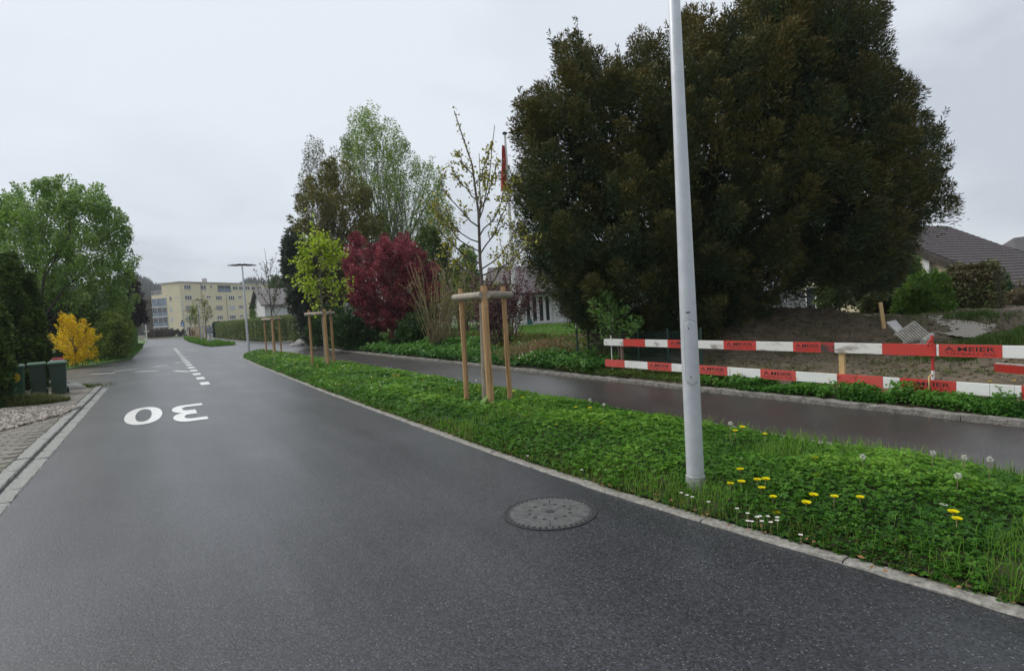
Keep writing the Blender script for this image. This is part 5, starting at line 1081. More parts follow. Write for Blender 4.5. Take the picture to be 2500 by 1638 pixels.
gtree('pine_tree', 'olive green pine in front of the birches', PX((672, 580), (680, 500), (698, 455), (722, 430), (740, 395), (772, 378), (808, 388), (826, 425), (858, 450), (882, 520), (878, 600), (850, 690), (770, 730), (695, 720), (672, 650)), 39, 2.6, (790*S, 600*S), .2, 'bark', 250, 140, .22, .075, [(.075, .08, .028), (.135, .135, .045), (.19, .18, .06), (.21, .18, .07)], 1.3, .38, up=.15, flat=.45, mt='needle', nl=40, shell=.45)
gtree('blue_conifer', 'dark grey green conifer at the left end of the garden group', PX((668, 690), (662, 640), (660, 585), (668, 545), (690, 530), (700, 560), (730, 590), (745, 660), (752, 740), (740, 800), (705, 790), (690, 740)), 37, 1.7, (720*S, 720*S), .15, 'bark_dark', 190, 130, .20, .07, [(.032, .044, .032), (.056, .072, .052), (.085, .105, .080)], 1.0, .3, up=.1, mt='needle', nl=30, minz=.3)
gtree('green_conifer', 'mid green conifer behind the bare-stemmed shrub', PX((955, 660), (962, 575), (985, 540), (1008, 515), (1025, 560), (1048, 600), (1055, 660), (1040, 740), (970, 740)), 38, 1.8, (1005*S, 690*S), .15, 'bark_dark', 130, 110, .2, .09, [(.04, .065, .018), (.075, .115, .028), (.12, .165, .045)], 1.0, .3, up=.6, mt='needle', nl=20)
gtree('green_conifer', 'smaller pale green conifer close left of the thin leafy trunk', PX((1058, 660), (1065, 610), (1078, 575), (1092, 580), (1108, 630), (1118, 690), (1110, 740), (1065, 740)), 36, 1.2, (1088*S, 700*S), .12, 'bark_dark', 90, 100, .17, .09, [(.06, .11, .03), (.11, .18, .05), (.16, .24, .07)], .9, .25, up=.8, nl=20)
gtree('red_maple', 'crimson leaved ornamental maple on a short trunk', PX((803, 640), (806, 585), (818, 555), (838, 552), (855, 580), (880, 570), (905, 556), (945, 552), (962, 580), (992, 600), (1012, 625), (1010, 660), (1018, 690), (980, 700), (955, 730), (935, 765), (905, 775), (875, 765), (845, 745), (820, 700)), 29, 2.0, (912*S, 752*S), .11, 'bark_red', 270, 150, .10, .075, [(.075, .02, .03), (.18, .042, .056), (.30, .078, .092), (.44, .16, .165)], .75, .24, up=.15, flat=.3, nl=60, shell=.45)
# low dark evergreens below
gpal = [(.018, .042, .014), (.034, .075, .021), (.058, .115, .03)]
for lb, poly, Y, hx, pal, nb in [('dark evergreen bush under the left of the maple', PX((770, 800), (775, 750), (800, 725), (835, 730), (870, 760), (880, 800)), 29.5, (825, 790), gpal, 120),
                            ('glossy evergreen bush right of the maple trunk', PX((915, 800), (925, 760), (955, 735), (1000, 745), (1020, 780), (1015, 805)), 27, (965, 790), gpal, 110),
                            ('shadowy evergreen bush between conifer and lime tree', PX((715, 800), (722, 745), (745, 715), (785, 720), (800, 760), (790, 800)), 34, (755, 790), gpal, 110),
                            ('yellow green bush at the garden corner', PX((700, 800), (702, 750), (712, 725), (722, 750), (722, 805)), 41, (712, 780), [(.06, .10, .02), (.13, .16, .02)], 36)]:
    gtree('evergreen_bush', lb, poly, Y, 1.3, (hx[0]*S, hx[1]*S), .05, 'bark_dark', nb, 90, .13, .07, pal, .7, .22, cat='bush', nl=12, trunkname='stems', minz=.2)
# bare-stemmed shrubs: fans of stems with sparse young leaves
def stem_shrub(name, label, base_px, Y, tops, Yt, r, bark, nleaf, L, Wd, pal, cat='shrub', twigs=3):
    b_ = D(*base_px, Y); z = float(hz(b_[0], b_[1])); t = thing(name, label, cat, (b_[0], b_[1], z)); mb = MB(); P = []; Dd = []
    for x, y in tops:
        e_ = D(x, y, Y+random.uniform(-Yt, Yt)); s0 = np.array([b_[0]+random.uniform(-.35, .35), b_[1]+random.uniform(-.3, .3), z-.05]); m1 = s0+(e_-s0)*.5+np.array([random.uniform(-.1, .1), 0, .12]); rr = r*random.uniform(.7, 1.2)
        mb.tube([s0, s0+(m1-s0)*.5+rng.normal(0, .03, 3), m1, m1+(e_-m1)*.5+rng.normal(0, .04, 3), e_], [rr, rr*.85, rr*.7, rr*.5, rr*.2], 5)
        for k in range(twigs):
            f = random.uniform(.35, .95); s1 = m1+(e_-m1)*(f*2-1) if f > .5 else s0+(m1-s0)*f*2; q_ = s1+unit(e_-s0)*random.uniform(.2, .6)+rng.normal(0, .22, 3); mb.tube([s1, q_], [rr*.35, rr*.12], 4)
            for j in range(nleaf//(twigs*len(tops))+1):
                g_ = random.random(); P.append(s1+(q_-s1)*g_+rng.normal(0, .035, 3)); Dd.append(unit(q_-s1)+rng.normal(0, .6, 3))
    mb.build('stems', bark, t, smooth=True); P = np.array(P); n = len(P)
    leaves('foliage', P, np.array(Dd), rng.normal(0, .6, (n, 3))+[0, 0, .8], L*rng.uniform(.6, 1.3, n), Wd*rng.uniform(.7, 1.3, n), palette(n, pal), 'leaf', t); return t
ygr = [(.12, .16, .03), (.22, .25, .05), (.16, .16, .05), (.30, .30, .07)]
T1_ = [(random.uniform(940, 1090)*S, random.uniform(585, 700)*S) for _ in range(46)]
stem_shrub('hazel_shrub', 'tall bare-stemmed shrub with budding leaves right of the maple', (1018*S, 795*S), 24, T1_, .8, .02, 'stem', 900, .055, .04, ygr)
stem_shrub('hazel_shrub', 'second bare-stemmed shrub, behind the left stake of the nearest support', (1068*S, 780*S), 25, [(random.uniform(1020, 1120)*S, random.uniform(600, 720)*S) for _ in range(34)], .8, .018, 'stem', 1300, .06, .045, ygr)
ppal = [(.05, .022, .030), (.08, .032, .042), (.12, .05, .058), (.10, .06, .05)]
stem_shrub('purple_shrub', 'purple leaved shrub behind the nearest tree support', (1155*S, 790*S), 21, [(random.uniform(1085, 1200)*S, random.uniform(640, 740)*S) for _ in range(40)], .7, .014, 'bark_red', 4200, .075, .055, ppal, twigs=5)
stem_shrub('purple_shrub', 'purple leaved shrub beside the flagpole', (1185*S, 790*S), 22.5, [(random.uniform(1170, 1262)*S, random.uniform(605, 720)*S) for _ in range(26)], .6, .014, 'bark_red', 1800, .08, .06, ppal, twigs=5)
stem_shrub('budding_shrub', 'yellow green budding shrub behind the purple one', (1130*S, 770*S), 28, [(random.uniform(1080, 1185)*S, random.uniform(640, 740)*S) for _ in range(34)], .9, .016, 'stem', 1700, .08, .06, ygr, twigs=5)
# shoots and bush at the foot of the yew
gtree('green_sapling', 'fresh green leafy shoots in front of the dark yew by the wire fence', PX((1382, 770), (1375, 720), (1390, 690), (1420, 680), (1450, 700), (1490, 730), (1480, 770), (1440, 785)), 13.4, .3, (1430*S, 775*S), .02, 'bark', 34, 22, .10, .06, [(.08, .16, .045), (.14, .25, .07), (.22, .34, .13)], .45, .12, cat='sapling', nl=24, trunkname='stems', shell=.2)
for lb, poly, Y, hx, pal, nb, th in [('bright green feathery bush beyond the soil mound', PX((2080, 720), (2095, 690), (2120, 660), (2150, 645), (2185, 650), (2200, 690), (2210, 735), (2180, 755), (2120, 760)), 18.5, (2150, 740), [(.05, .10, .02), (.09, .17, .03), (.15, .23, .042)], 170, 1.1),
                                ('low brownish green scrub behind the survey stake', PX((2010, 735), (2015, 700), (2040, 685), (2075, 690), (2100, 700), (2105, 740)), 20, (2060, 730), [(.05, .05, .025), (.08, .09, .035), (.07, .11, .035)], 110, .8),
                                ('dark hanging conifer in front of the yellow house', PX((1985, 700), (1975, 620), (2000, 560), (2050, 555), (2085, 590), (2090, 650), (2060, 680), (2040, 715)), 21, (2035, 690), [(.025, .034, .015), (.042, .052, .021), (.06, .068, .027)], 170, 1.2),
                                ('pale green shrub below the balcony', PX((2075, 665), (2080, 620), (2105, 600), (2130, 610), (2140, 650), (2110, 670)), 24, (2105, 660), [(.06, .10, .03), (.10, .15, .05)], 80, .8),
                                ('grey green bush right of the rusty hedge', PX((2308, 740), (2312, 670), (2330, 650), (2345, 690), (2345, 740)), 21, (2325, 730), [(.04, .07, .03), (.06, .10, .045)], 70, .7),
                                ('straw brown twiggy shrub at the right edge', PX((2345, 735), (2350, 690), (2375, 670), (2420, 675), (2430, 735)), 20, (2385, 735), [(.12, .10, .06), (.16, .13, .08), (.08, .09, .04)], 80, .8)]:
    gtree('garden_bush', lb, poly, Y, th, (hx[0]*S, hx[1]*S), .05, 'bark_dark', nb, 90, .12, .055, pal, .65, .2, up=.5, cat='bush', nl=16, trunkname='stems', minz=.3, mt='leaf')
ra, rb = D(2205*S, 735*S, 19.3), D(2310*S, 735*S, 18.4); rz_ = float(hz(ra[0], ra[1])); rt = D(2260*S, 622*S, 18.9)[2]
hedge('rusty_hedge', 'rusty green clipped hedge block on the right', [rb, ra], -1.2, rt-rz_, 9000, .13, .06, [(.07, .045, .028), (.085, .07, .03), (.075, .11, .03), (.12, .15, .042)], z0=rz_-.1)
# hedge and trees seen under the yew, behind the mound
gtree('garden_bush', 'mixed green bush seen under the yew boughs', PX((1900, 705), (1905, 650), (1940, 620), (1985, 640), (1990, 700), (1950, 712)), 26, 1.5, (1945*S, 700*S), .05, 'bark_dark', 90, 80, .14, .08, [(.03, .05, .02), (.07, .10, .03), (.10, .13, .04)], .8, .25, cat='bush', nl=12, trunkname='stems')

# ---- young trees in the supports
def young_tree(label, c, zs, wig, branches, r0, leafn, L, Wd, pal, spread, seed, clump=.07, wrap=True, droop=0., group='young trees planted along the verge', nsub=4, Yc=None):
    rs = np.random.default_rng(seed); t = thing('young_tree', label, 'young tree', (c[0], c[1], .0), group=group); mb = MB()
    zs = np.array(zs, float); tp = np.array([[c[0]+wx, c[1]+wy, z] for z, (wx, wy) in zip(zs, wig)]); rad = np.interp(zs, [0, zs[-1]], [r0, .008]); mb.tube(tp, rad, 10)
    P = []; Dd = []
    for z0, az, ln, rise in branches:
        s0 = np.array([np.interp(z0, zs, tp[:, 0]), np.interp(z0, zs, tp[:, 1]), z0]); d = np.array([math.cos(az), math.sin(az), 0]); rr = np.interp(z0, zs, rad)*.5
        pts = [s0]
        for k in range(1, 6):
            f = k/5; pts.append(s0+d*ln*f*(1-.15*f)+np.array([0, 0, rise*f**1.3])+rs.normal(0, .03*ln, 3))
        mb.tube(pts, np.linspace(max(rr, .013), .006, 6), 6)
        for k in range(nsub+int(ln*3)):
            f = rs.uniform(.25, 1); i = min(int(f*5), 4); q0 = pts[i]+(pts[i+1]-pts[i])*(f*5-i); dd = unit(unit(pts[i+1]-pts[i])+rs.normal(0, .55, 3)+[0, 0, .25]); q1 = q0+dd*ln*rs.uniform(.15, .4); mb.tube([q0, (q0+q1)/2+rs.normal(0, .015, 3), q1], [max(rr*.4, .006), .005, .003], 4)
            for _ in range(leafn):
                g_ = rs.uniform(.3, 1.05); P.append(q0+(q1-q0)*g_+rs.normal(0, clump, 3)); Dd.append(dd*.5+rs.normal(0, .6, 3)+[0, 0, -droop])
    for k in range(leafn*6):
        z = rs.uniform(zs[-1]*.75, zs[-1]); P.append(np.array([np.interp(z, zs, tp[:, 0]), np.interp(z, zs, tp[:, 1]), z])+rs.normal(0, clump, 3)); Dd.append(rs.normal(0, .6, 3)+[0, 0, .3-droop])
    mb.build('trunk', 'bark', t, smooth=True)
    if wrap:
        mb = MB(); k = zs < 1.9
        mb.tube([[np.interp(z, zs, tp[:, 0]), np.interp(z, zs, tp[:, 1]), z] for z in np.linspace(.02, 1.8, 8)], [r0+.022]*8, 14); mb.build('reed_wrap', 'reed', t, smooth='auto')
    P = np.array(P); n = len(P); Dd = np.array(Dd)
    leaves('leaves', P, Dd, rs.normal(0, .6, (n, 3))+[0, 0, .8], L*rs.uniform(.6, 1.3, n), Wd*rs.uniform(.7, 1.3, n), palette(n, pal), 'leaf', t); return t
rs = np.random.default_rng(3); c = (-.50, 9.52)
x_at = lambda px, py: D(px, py, 9.5)[0]
wig = [(0, 0), (.03, 0), (.06, 0), (x_at(1172, 640)-c[0], 0), (x_at(1168, 520)-c[0], 0), (x_at(1152, 400)-c[0], .05), (x_at(1125, 320)-c[0], .05), (x_at(1108, 268)-c[0], .05)]
zT = [0, 1.0, 1.9, D(1172, 640, 9.5)[2], D(1168, 520, 9.5)[2], D(1152, 400, 9.5)[2], D(1125, 320, 9.5)[2], D(1108, 268, 9.5)[2]]
br = [(3.15, .15, .42, 1.55), (3.1, 1.2, .25, 1.2)]
for z0, side, ln, rise in [(2.15, 1, 1.15, .55), (2.2, -1, .75, .5), (2.35, 1, .95, .75), (2.45, -1, .85, .7), (2.6, 1, .8, .9), (2.65, -1, .9, .8), (2.8, -1, .75, .6), (2.9, 1, .75, .8), (3.05, -1, .7, .7), (3.3, 1, .5, .7), (3.5, -1, .45, .55), (3.75, 1, .3, .5), (3.9, -1, .3, .4), (2.25, 1, .7, .3)]:
    br.append((z0, (0 if side > 0 else math.pi)+rs.uniform(-.7, .7), ln, rise))
young_tree('tall sparse young tree with yellow green buds in the nearest timber support', c, zT, wig, br, .047, 9, .062, .038, [(.20, .20, .04), (.32, .32, .06), (.16, .15, .04), (.44, .42, .09)], .7, 7, clump=.030, nsub=9)
c = tuple(c2_[:2]+np.array([.05, 0])); br = []
for k in range(46):
    z0 = rs.uniform(1.95, 4.6); ln = (1.15*(1-((z0-2.0)/3.4))**.8+.1)*rs.uniform(.75, 1.1); br.append((z0, rs.uniform(0, 6.28), ln, ln*rs.uniform(.35, .8)))
young_tree('young tree densely hung with lime green leaves in the second timber support', c, [0, 1, 2, 3, 4, 4.9, 5.45], [(0, 0), (.02, 0), (0, 0), (-.03, 0), (-.06, 0), (-.12, 0), (-.14, 0)], br, .045, 5, .12, .085, [(.16, .24, .03), (.28, .38, .045), (.38, .48, .07), (.46, .54, .11)], .8, 9, clump=.06, droop=.5, nsub=6)
c = tuple(c3_[:2]); br = []
for k in range(22):
    z0 = rs.uniform(1.9, 4.6); ln = 1.5*(1-((z0-1.9)/5.0))*rs.uniform(.7, 1.1); br.append((z0, rs.uniform(0, 6.28), ln*.8, ln*rs.uniform(.9, 1.4)))
young_tree('slender young tree with few dark leaves in the third timber support', c, [0, 1, 2, 3, 4, 5, 5.6], [(0, 0)]*5+[(-.05, 0), (-.1, 0)], br, .04, 1, .12, .09, [(.05, .05, .025), (.08, .08, .03)], .8, 12, clump=.03, nsub=3)
for i, (a_, n_) in enumerate(FT):
    q_ = W(a_, n_); br = []; dense = i == 0 or i == 2
    for k in range(24):
        z0 = rs.uniform(1.9, 4.8); ln = 1.3*(1-((z0-1.9)/4.6))*rs.uniform(.6, 1.1)+.1; br.append((z0, rs.uniform(0, 6.28), ln*(.55 if i == 2 else .75), ln*rs.uniform(.7, 1.3)))
    young_tree(['small yellowish young tree nearest the boulder on the far verge', 'bare branched young tree, second on the far verge', 'narrow fresh green young tree, third on the far verge', 'farthest thin young tree before the cream block'][i], tuple(q_[:2]), [0, 1, 2, 3, 4, 5, 5.8], [(0, 0)]*7, br, .06, (2, 1, 5, 1)[i], .22, .15, [(.14, .15, .04), (.22, .24, .06)] if i != 2 else [(.12, .17, .03), (.20, .26, .05)], .8, 20+i, clump=.1, nsub=3)

# ================================================================== GROUND COVER
def blades(name, x, y, z, h, wd, pal, tone, kind='stuff', lean=.35, parent=None):
    n = len(x); az = rng.uniform(0, 6.28, n); ld = np.stack([np.cos(az), np.sin(az), 0*az], 1); sdv = np.stack([-np.sin(az), np.cos(az), 0*az], 1); b0 = np.stack([x, y, z], 1); L = np.abs(rng.normal(lean, .25, n))[:, None]
    h = h[:, None]; w = wd[:, None]/2; mid = b0+ld*L*h*.35+np.array([0, 0, .6])*h; tip = b0+ld*L*h*1.1+np.array([0, 0, 1.])*h*(1-.25*L)
    V = np.stack([b0-sdv*w, b0+sdv*w, mid+sdv*w*.8, mid-sdv*w*.8, mid-sdv*w*.8, mid+sdv*w*.8, tip+sdv*w*.1, tip-sdv*w*.1], 1).reshape(-1, 3)
    return quadmesh(name, V, np.repeat(palette(n, pal, tone), 8, 0), 'clover', parent, kind)
def sample_an(N, a0, a1, lo, hi, fall=9.):
    a = a0+(a1-a0)*rng.random(N); f = rng.random(N); n = lo(a)+(hi(a)-lo(a))*f; p = XY(a, n); d = np.hypot(p[:, 0], p[:, 1]); keep = rng.random(N) < np.minimum(1, (fall/np.maximum(d, .5))**1.6)
    return a[keep], n[keep], p[keep], d[keep]
def noise2(x, y):
    return .5+.22*np.sin(x*2.1+1.3*np.sin(y*1.7))+.18*np.sin(y*2.9+1.1*np.sin(x*2.3+2))+.12*np.sin(x*5.3+y*4.1)+.08*np.sin(x*9.1-y*8.3)
lo = lambda a: kn(a)+.085; hi = lambda a: np.where(a < 34, 5.99, 5.99-.45*(a-34))
# clover: three leaflets each
a, n, p, d = sample_an(250000, -2.2, 37.2, lo, hi, 5.4); N = len(a); nz = noise2(p[:, 0], p[:, 1]); edge = np.clip((n-lo(a))/.5, 0, 1)*np.clip((hi(a)-n)/.5, 0, 1)
hgt = (.025+.14*np.clip(nz, 0, 1)*(.25+.75*edge))*rng.uniform(.35, 1.1, N); grassy = noise2(p[:, 0]*.8+7, p[:, 1]*.8+3); k = (grassy < .68) | (rng.random(N) < .35); a, n, p, d, hgt, nz = a[k], n[k], p[k], d[k], hgt[k], nz[k]; N = len(a)
base = np.stack([p[:, 0], p[:, 1], vz(a, n)+hgt], 1); sz = rng.uniform(.015, .031, N)*np.clip(d/6, 1, 2.6)
cpal = [(.028, .080, .014), (.054, .138, .021), (.092, .20, .031), (.16, .295, .050)]
ctone = np.clip(.45*nz+.55*rng.random(N)-.12+.38*(hgt-.06)/.1, 0, .999); ccol = palette(N, cpal, ctone); az0 = rng.uniform(0, 6.28, N); tilt = unit(rng.normal(0, .38, (N, 3))*[1, 1, 0]+[0, 0, 1])
PP, DD, NN, LL, CC = [], [], [], [], []
for j in range(3):
    az = az0+j*2.094+rng.normal(0, .15, N); dv = np.stack([np.cos(az), np.sin(az), rng.normal(.05, .22, N)], 1); dv -= tilt*(dv*tilt).sum(1, keepdims=True)*.8; PP.append(base); DD.append(dv); NN.append(tilt+rng.normal(0, .15, (N, 3))); LL.append(sz); CC.append(ccol*rng.uniform(.9, 1.1, (N, 1)))
LL = np.concatenate(LL); o = leaves('clover', np.concatenate(PP), np.concatenate(DD), np.concatenate(NN), LL, LL*1.0, np.concatenate(CC), 'clover', None, fold=.12, wide=.6, kind='stuff'); tag(o, 'lush low clover leaves covering the verge between road and footpath', 'clover')
# grass among it
a, n, p, d = sample_an(170000, -2.2, 37.2, lo, hi, 4.2); gr = noise2(p[:, 0]*.8+7, p[:, 1]*.8+3); k = (rng.random(len(a)) < np.clip((gr-.45)*3, .13, 1)); a, n, p, d, gr = a[k], n[k], p[k], d[k], gr[k]; N = len(a)
o = blades('grass', p[:, 0], p[:, 1], vz(a, n), rng.uniform(.06, .16, N)*(.6+.7*np.clip(gr, 0, 1)), .0045*np.clip(d/4, 1, 4), [(.05, .115, .018), (.085, .18, .028), (.13, .25, .042), (.21, .27, .085)], np.clip(rng.random(N)*.7+.3*gr, 0, .999)); tag(o, 'grass tufts standing among the clover of the verge', 'grass')
a, n, p, d = sample_an(16000, -2.2, 36, lambda a: kn(a)+.075, lambda a: kn(a)+.34, 7.0); N = len(a)
o = blades('edge_grass', p[:, 0], p[:, 1], vz(a, n)+.0, rng.uniform(.03, .08, N), .005*np.clip(d/4, 1, 4), [(.07, .12, .02), (.12, .16, .035), (.17, .15, .07)], rng.random(N), lean=.7); tag(o, 'short yellowish grass along the inner edge of the right kerb', 'grass')
# dead leaves on the verge edge
N = 260; a = rng.uniform(0, 14, N); n = kn(a)+rng.uniform(-.02, .30, N); P = np.column_stack([XY(a, n), np.full(N, .05)]); o = leaves('fallen_leaves', P, rng.normal(0, 1, (N, 3))*[1, 1, .1], rng.normal(0, .3, (N, 3))+[0, 0, 1], rng.uniform(.02, .05, N), rng.uniform(.015, .03, N), palette(N, [(.20, .10, .04), (.30, .17, .08), (.14, .08, .04)]), 'leaf', kind='stuff'); tag(o, 'small brown fallen leaves scattered along the right kerb', 'fallen leaves')
N = 900; a = rng.uniform(-1, 30, N); n = 8.06-np.abs(rng.normal(0, .10, N)); P = np.column_stack([XY(a, n), np.full(N, .032)]); o = leaves('path_litter', P, rng.normal(0, 1, (N, 3))*[1, 1, .08], rng.normal(0, .25, (N, 3))+[0, 0, 1], rng.uniform(.015, .045, N), rng.uniform(.01, .025, N), palette(N, [(.16, .085, .045), (.26, .14, .08), (.10, .07, .04), (.09, .10, .03)]), 'leaf', kind='stuff'); tag(o, 'brown leaf litter gathered at the foot of the footpath kerb', 'leaf litter')
N = 1400; a = rng.uniform(-1, 16, N); n = rng.uniform(6.1, 8.0, N)**1; n = 6.1+(n-6.1)*rng.random(N)**.6; P = np.column_stack([XY(a, n), np.full(N, .029)]); o = leaves('path_grit', P, rng.normal(0, 1, (N, 3))*[1, 1, .05], rng.normal(0, .3, (N, 3))+[0, 0, 1], rng.uniform(.006, .016, N), rng.uniform(.006, .012, N), palette(N, [(.10, .07, .055), (.20, .16, .13), (.30, .27, .24)]), 'leaf', kind='stuff'); tag(o, 'fallen petals and grit scattered over the wet footpath', 'grit')
# far verge grass and corner grass
N = 14000; a = rng.uniform(56.5, 128, N); f = rng.random(N); n = np.interp(a, ia[:, 0], ia[:, 1])+f*(np.interp(a, ia[:, 0], ia[:, 2])-np.interp(a, ia[:, 0], ia[:, 1])); p = XY(a, n)
o = blades('far_grass', p[:, 0], p[:, 1], np.full(N, .05), rng.uniform(.12, .34, N), np.full(N, .05), [(.04, .10, .014), (.07, .16, .02), (.11, .22, .03)], rng.random(N)); tag(o, 'bright green grass growing on the far verge', 'grass')
gb = np.array(gbase); N = 60000; x = rng.uniform(-60, -17, N); y = rng.uniform(24, 75, N); k = in_poly(x, y, gb); x, y = x[k], y[k]; nn = x*RN[0]+y*RN[1]; k = nn > -7.5; x, y = x[k], y[k]; N = len(x)
o = blades('corner_grass', x, y, np.full(N, .04), rng.uniform(.08, .28, N), np.full(N, .03), [(.03, .08, .012), (.06, .13, .018), (.10, .19, .03)], np.clip(noise2(x, y)*.6+rng.random(N)*.4, 0, .999)); tag(o, 'grass strip in front of the forsythia and hedge on the left', 'grass')
N = 500; k = rng.integers(0, len(x), 500); P = np.stack([x[k], y[k], rng.uniform(.1, .3, 500)], 1); P = P[(P[:, 1] < 33)]; N = len(P); o = leaves('pale_flowers', P, rng.normal(0, 1, (N, 3)), rng.normal(0, .3, (N, 3))+[0, 0, 1], np.full(N, .10), np.full(N, .09), palette(N, [(.55, .52, .30), (.35, .42, .15)]), 'petal', kind='stuff'); tag(o, 'pale flowers dotted through the corner grass on the left', 'flowers')
# lawn blades
N = 45000; x = rng.uniform(-8, 6, N); y = rng.uniform(18, 40, N); nn = x*RN[0]+y*RN[1]; k = (nn > 12.5) & ((x < 2.4) | (y > 25)); x, y = x[k], y[k]; N = len(x)
o = blades('lawn_grass', x, y, hz(x, y)+.01, rng.uniform(.03, .07, N), np.full(N, .025), [(.06, .13, .02), (.10, .20, .025), (.14, .25, .035)], rng.random(N)); tag(o, 'short mown lawn grass in front of the white bungalow', 'lawn')
# planting bed beyond the footpath: ground cover leaves
def bed(name, label, N, a0, a1, n0, n1, h0, h1, L, Wd, pal, sel=None, cat='ground cover', fall=14.):
    a, n, p, d = sample_an(N, a0, a1, lambda a: n0+0*a, lambda a: n1+0*a, fall); 
    if sel is not None: k = sel(p[:, 0], p[:, 1], a, n); a, n, p, d = a[k], n[k], p[k], d[k]
    M_ = len(a); nz = noise2(p[:, 0]*1.3, p[:, 1]*1.3); h = (h0+(h1-h0)*np.clip(nz, 0, 1))*rng.uniform(.25, 1.05, M_); P = np.stack([p[:, 0], p[:, 1], hz(p[:, 0], p[:, 1])+h], 1); s = np.clip(d/11, .8, 2.2)*rng.uniform(.6, 1.3, M_)
    o = leaves(name, P, rng.normal(0, 1, (M_, 3))*[1, 1, .5]-np.append(RN, 0)*.5, rng.normal(0, .5, (M_, 3))+[0, 0, 1]-np.append(RN, 0)*.4, L*s, Wd*s, palette(M_, pal, np.clip(.5*nz+.5*rng.random(M_)+.3*(h/h1-.6), 0, .999)), 'clover', kind='stuff'); return tag(o, label, cat)
dk = [(.022, .062, .016), (.044, .112, .026), (.075, .17, .038), (.12, .235, .055)]
bed('ivy', 'dark green ivy-like ground cover on the bank beyond the footpath', 62000, 10.2, 37, 8.3, 11.2, .08, .38, .075, .06, dk, lambda x, y, a, n: n < 9.2+.8*noise2(x*.7, y*.7)+.6*(a > 14)+1.0*(a > 18))
bed('bed_grass', 'lighter mixed weeds behind the ground cover in front of the lawn', 34000, 11, 37, 9.6, 13.2, .05, .24, .09, .03, [(.04, .075, .016), (.08, .12, .025), (.13, .14, .04), (.17, .11, .05)])
bed('barrier_weeds', 'leafy weeds with buttercups growing along the barrier', 30000, -1, 7.2, 8.28, 8.90, .00, .20, .055, .042, [(.03, .09, .018), (.065, .165, .03), (.115, .24, .05)], lambda x, y, a, n: noise2(x*1.7, y*1.7) > .34-.10*(7-a)/7)
bed('tall_weeds', 'taller lobed weeds rising in clumps against the lower barrier plank', 9000, -1, 7.0, 8.30, 8.62, .10, .36, .06, .048, [(.04, .11, .022), (.075, .18, .035), (.12, .25, .055)], lambda x, y, a, n: np.sin(a*3.1+1)+.6*np.sin(a*7.3) > .35)
bed('barrier_grass', 'thin grass and low weeds below the left half of the barrier', 9000, 6.2, 11.5, 8.28, 9.3, .03, .14, .06, .03, [(.03, .06, .015), (.06, .10, .02), (.09, .11, .035)])
N = 34; a = np.concatenate([rng.uniform(.5, 7, N)]); n = rng.uniform(8.3, 8.62, N); p = XY(a, n); P = np.column_stack([p, hz(p[:, 0], p[:, 1])+rng.uniform(.2, .42, N)]); V = []
for j in range(5):
    pass
for i in range(N):
    t = thing('buttercup', 'small yellow flower among the weeds along the barrier', 'flower', (P[i, 0], P[i, 1], P[i, 2]), group='yellow flowers along the barrier') if i < 14 else None
    if t is None: break
    q0 = P[i]; mb = MB(); mb.tube([q0-[0, 0, .22], q0], [.003, .002], 4); mb.build('stem', 'fence_green', t); m5 = 5; az = np.arange(m5)*2*math.pi/m5
    leaves('petals', np.repeat(q0[None], m5, 0), np.stack([np.cos(az), np.sin(az), np.full(m5, .35)], 1), np.tile([[0, 0, 1.]], (m5, 1)), np.full(m5, .026), np.full(m5, .024), np.tile([[.60, .44, .01]], (m5, 1)), 'petal', t, wide=.6)
# white flowers in the bed by the lawn
N = 60; P = np.array([D(random.uniform(1265, 1320), random.uniform(842, 862), random.uniform(15.4, 16.6)) for _ in range(N)]); P[:, 2] = hz(P[:, 0], P[:, 1])+rng.uniform(.15, .34, N); o = leaves('white_flowers', P, rng.normal(0, 1, (N, 3)), rng.normal(0, .4, (N, 3))+[0, -.6, .8], np.full(N, .07), np.full(N, .06), palette(N, [(.62, .60, .45), (.5, .5, .35)]), 'petal', kind='stuff'); tag(o, 'cluster of creamy white flowers in the bed before the lawn', 'flowers')
N = 2200; P = np.array([D(random.gauss(1300, 38), random.gauss(843, 9), random.uniform(16.2, 18.2)) for _ in range(N)]); P[:, 2] = hz(P[:, 0], P[:, 1])+rng.uniform(.05, .36, N); o = leaves('dry_stems', P, rng.normal(0, .5, (N, 3))+[0, 0, .7], rng.normal(0, 1, (N, 3)), rng.uniform(.10, .2, N), np.full(N, .025), palette(N, [(.20, .12, .07), (.28, .20, .12), (.12, .12, .04)]), 'leaf', kind='stuff'); tag(o, 'reddish dry perennials in the bed before the lawn', 'dry plants')
# weeds, clods and grass on the site
N = 22000; x = rng.uniform(3, 14, N); y = rng.uniform(9, 18, N); nn = x*RN[0]+y*RN[1]; pn = noise2(x*1.2+4, y*1.2); k = (nn > 9.3) & ((pn > .60) | (rng.random(N) < .05)); x, y = x[k], y[k]; N = len(x)
o = blades('site_weeds', x, y, hz(x, y), rng.uniform(.03, .09, N), np.full(N, .018), [(.06, .09, .022), (.10, .13, .035), (.15, .14, .06)], rng.random(N), lean=1.0); tag(o, 'sparse weeds sprouting on the heaped soil', 'weeds')
gx = []
for px_, py_, yd, m_ in ((2430, 795, 11.3, 1500), (2385, 800, 12.0, 900), (2320, 826, 11.2, 600), (2470, 780, 12.2, 1500), (2380, 775, 14.5, 700)):
    q_ = D(px_, py_, yd); gx.append(np.stack([rng.normal(q_[0], .35, m_), rng.normal(q_[1], .30, m_)], 1))
gx = np.concatenate(gx); N = len(gx); o = blades('bank_grass', gx[:, 0], gx[:, 1], hz(gx[:, 0], gx[:, 1])-.01, rng.uniform(.08, .24, N), np.full(N, .014), [(.03, .07, .014), (.06, .11, .025), (.10, .14, .04)], rng.random(N)); tag(o, 'grass tufts on the right soil bank', 'grass')
mb = MB(); N = 4200
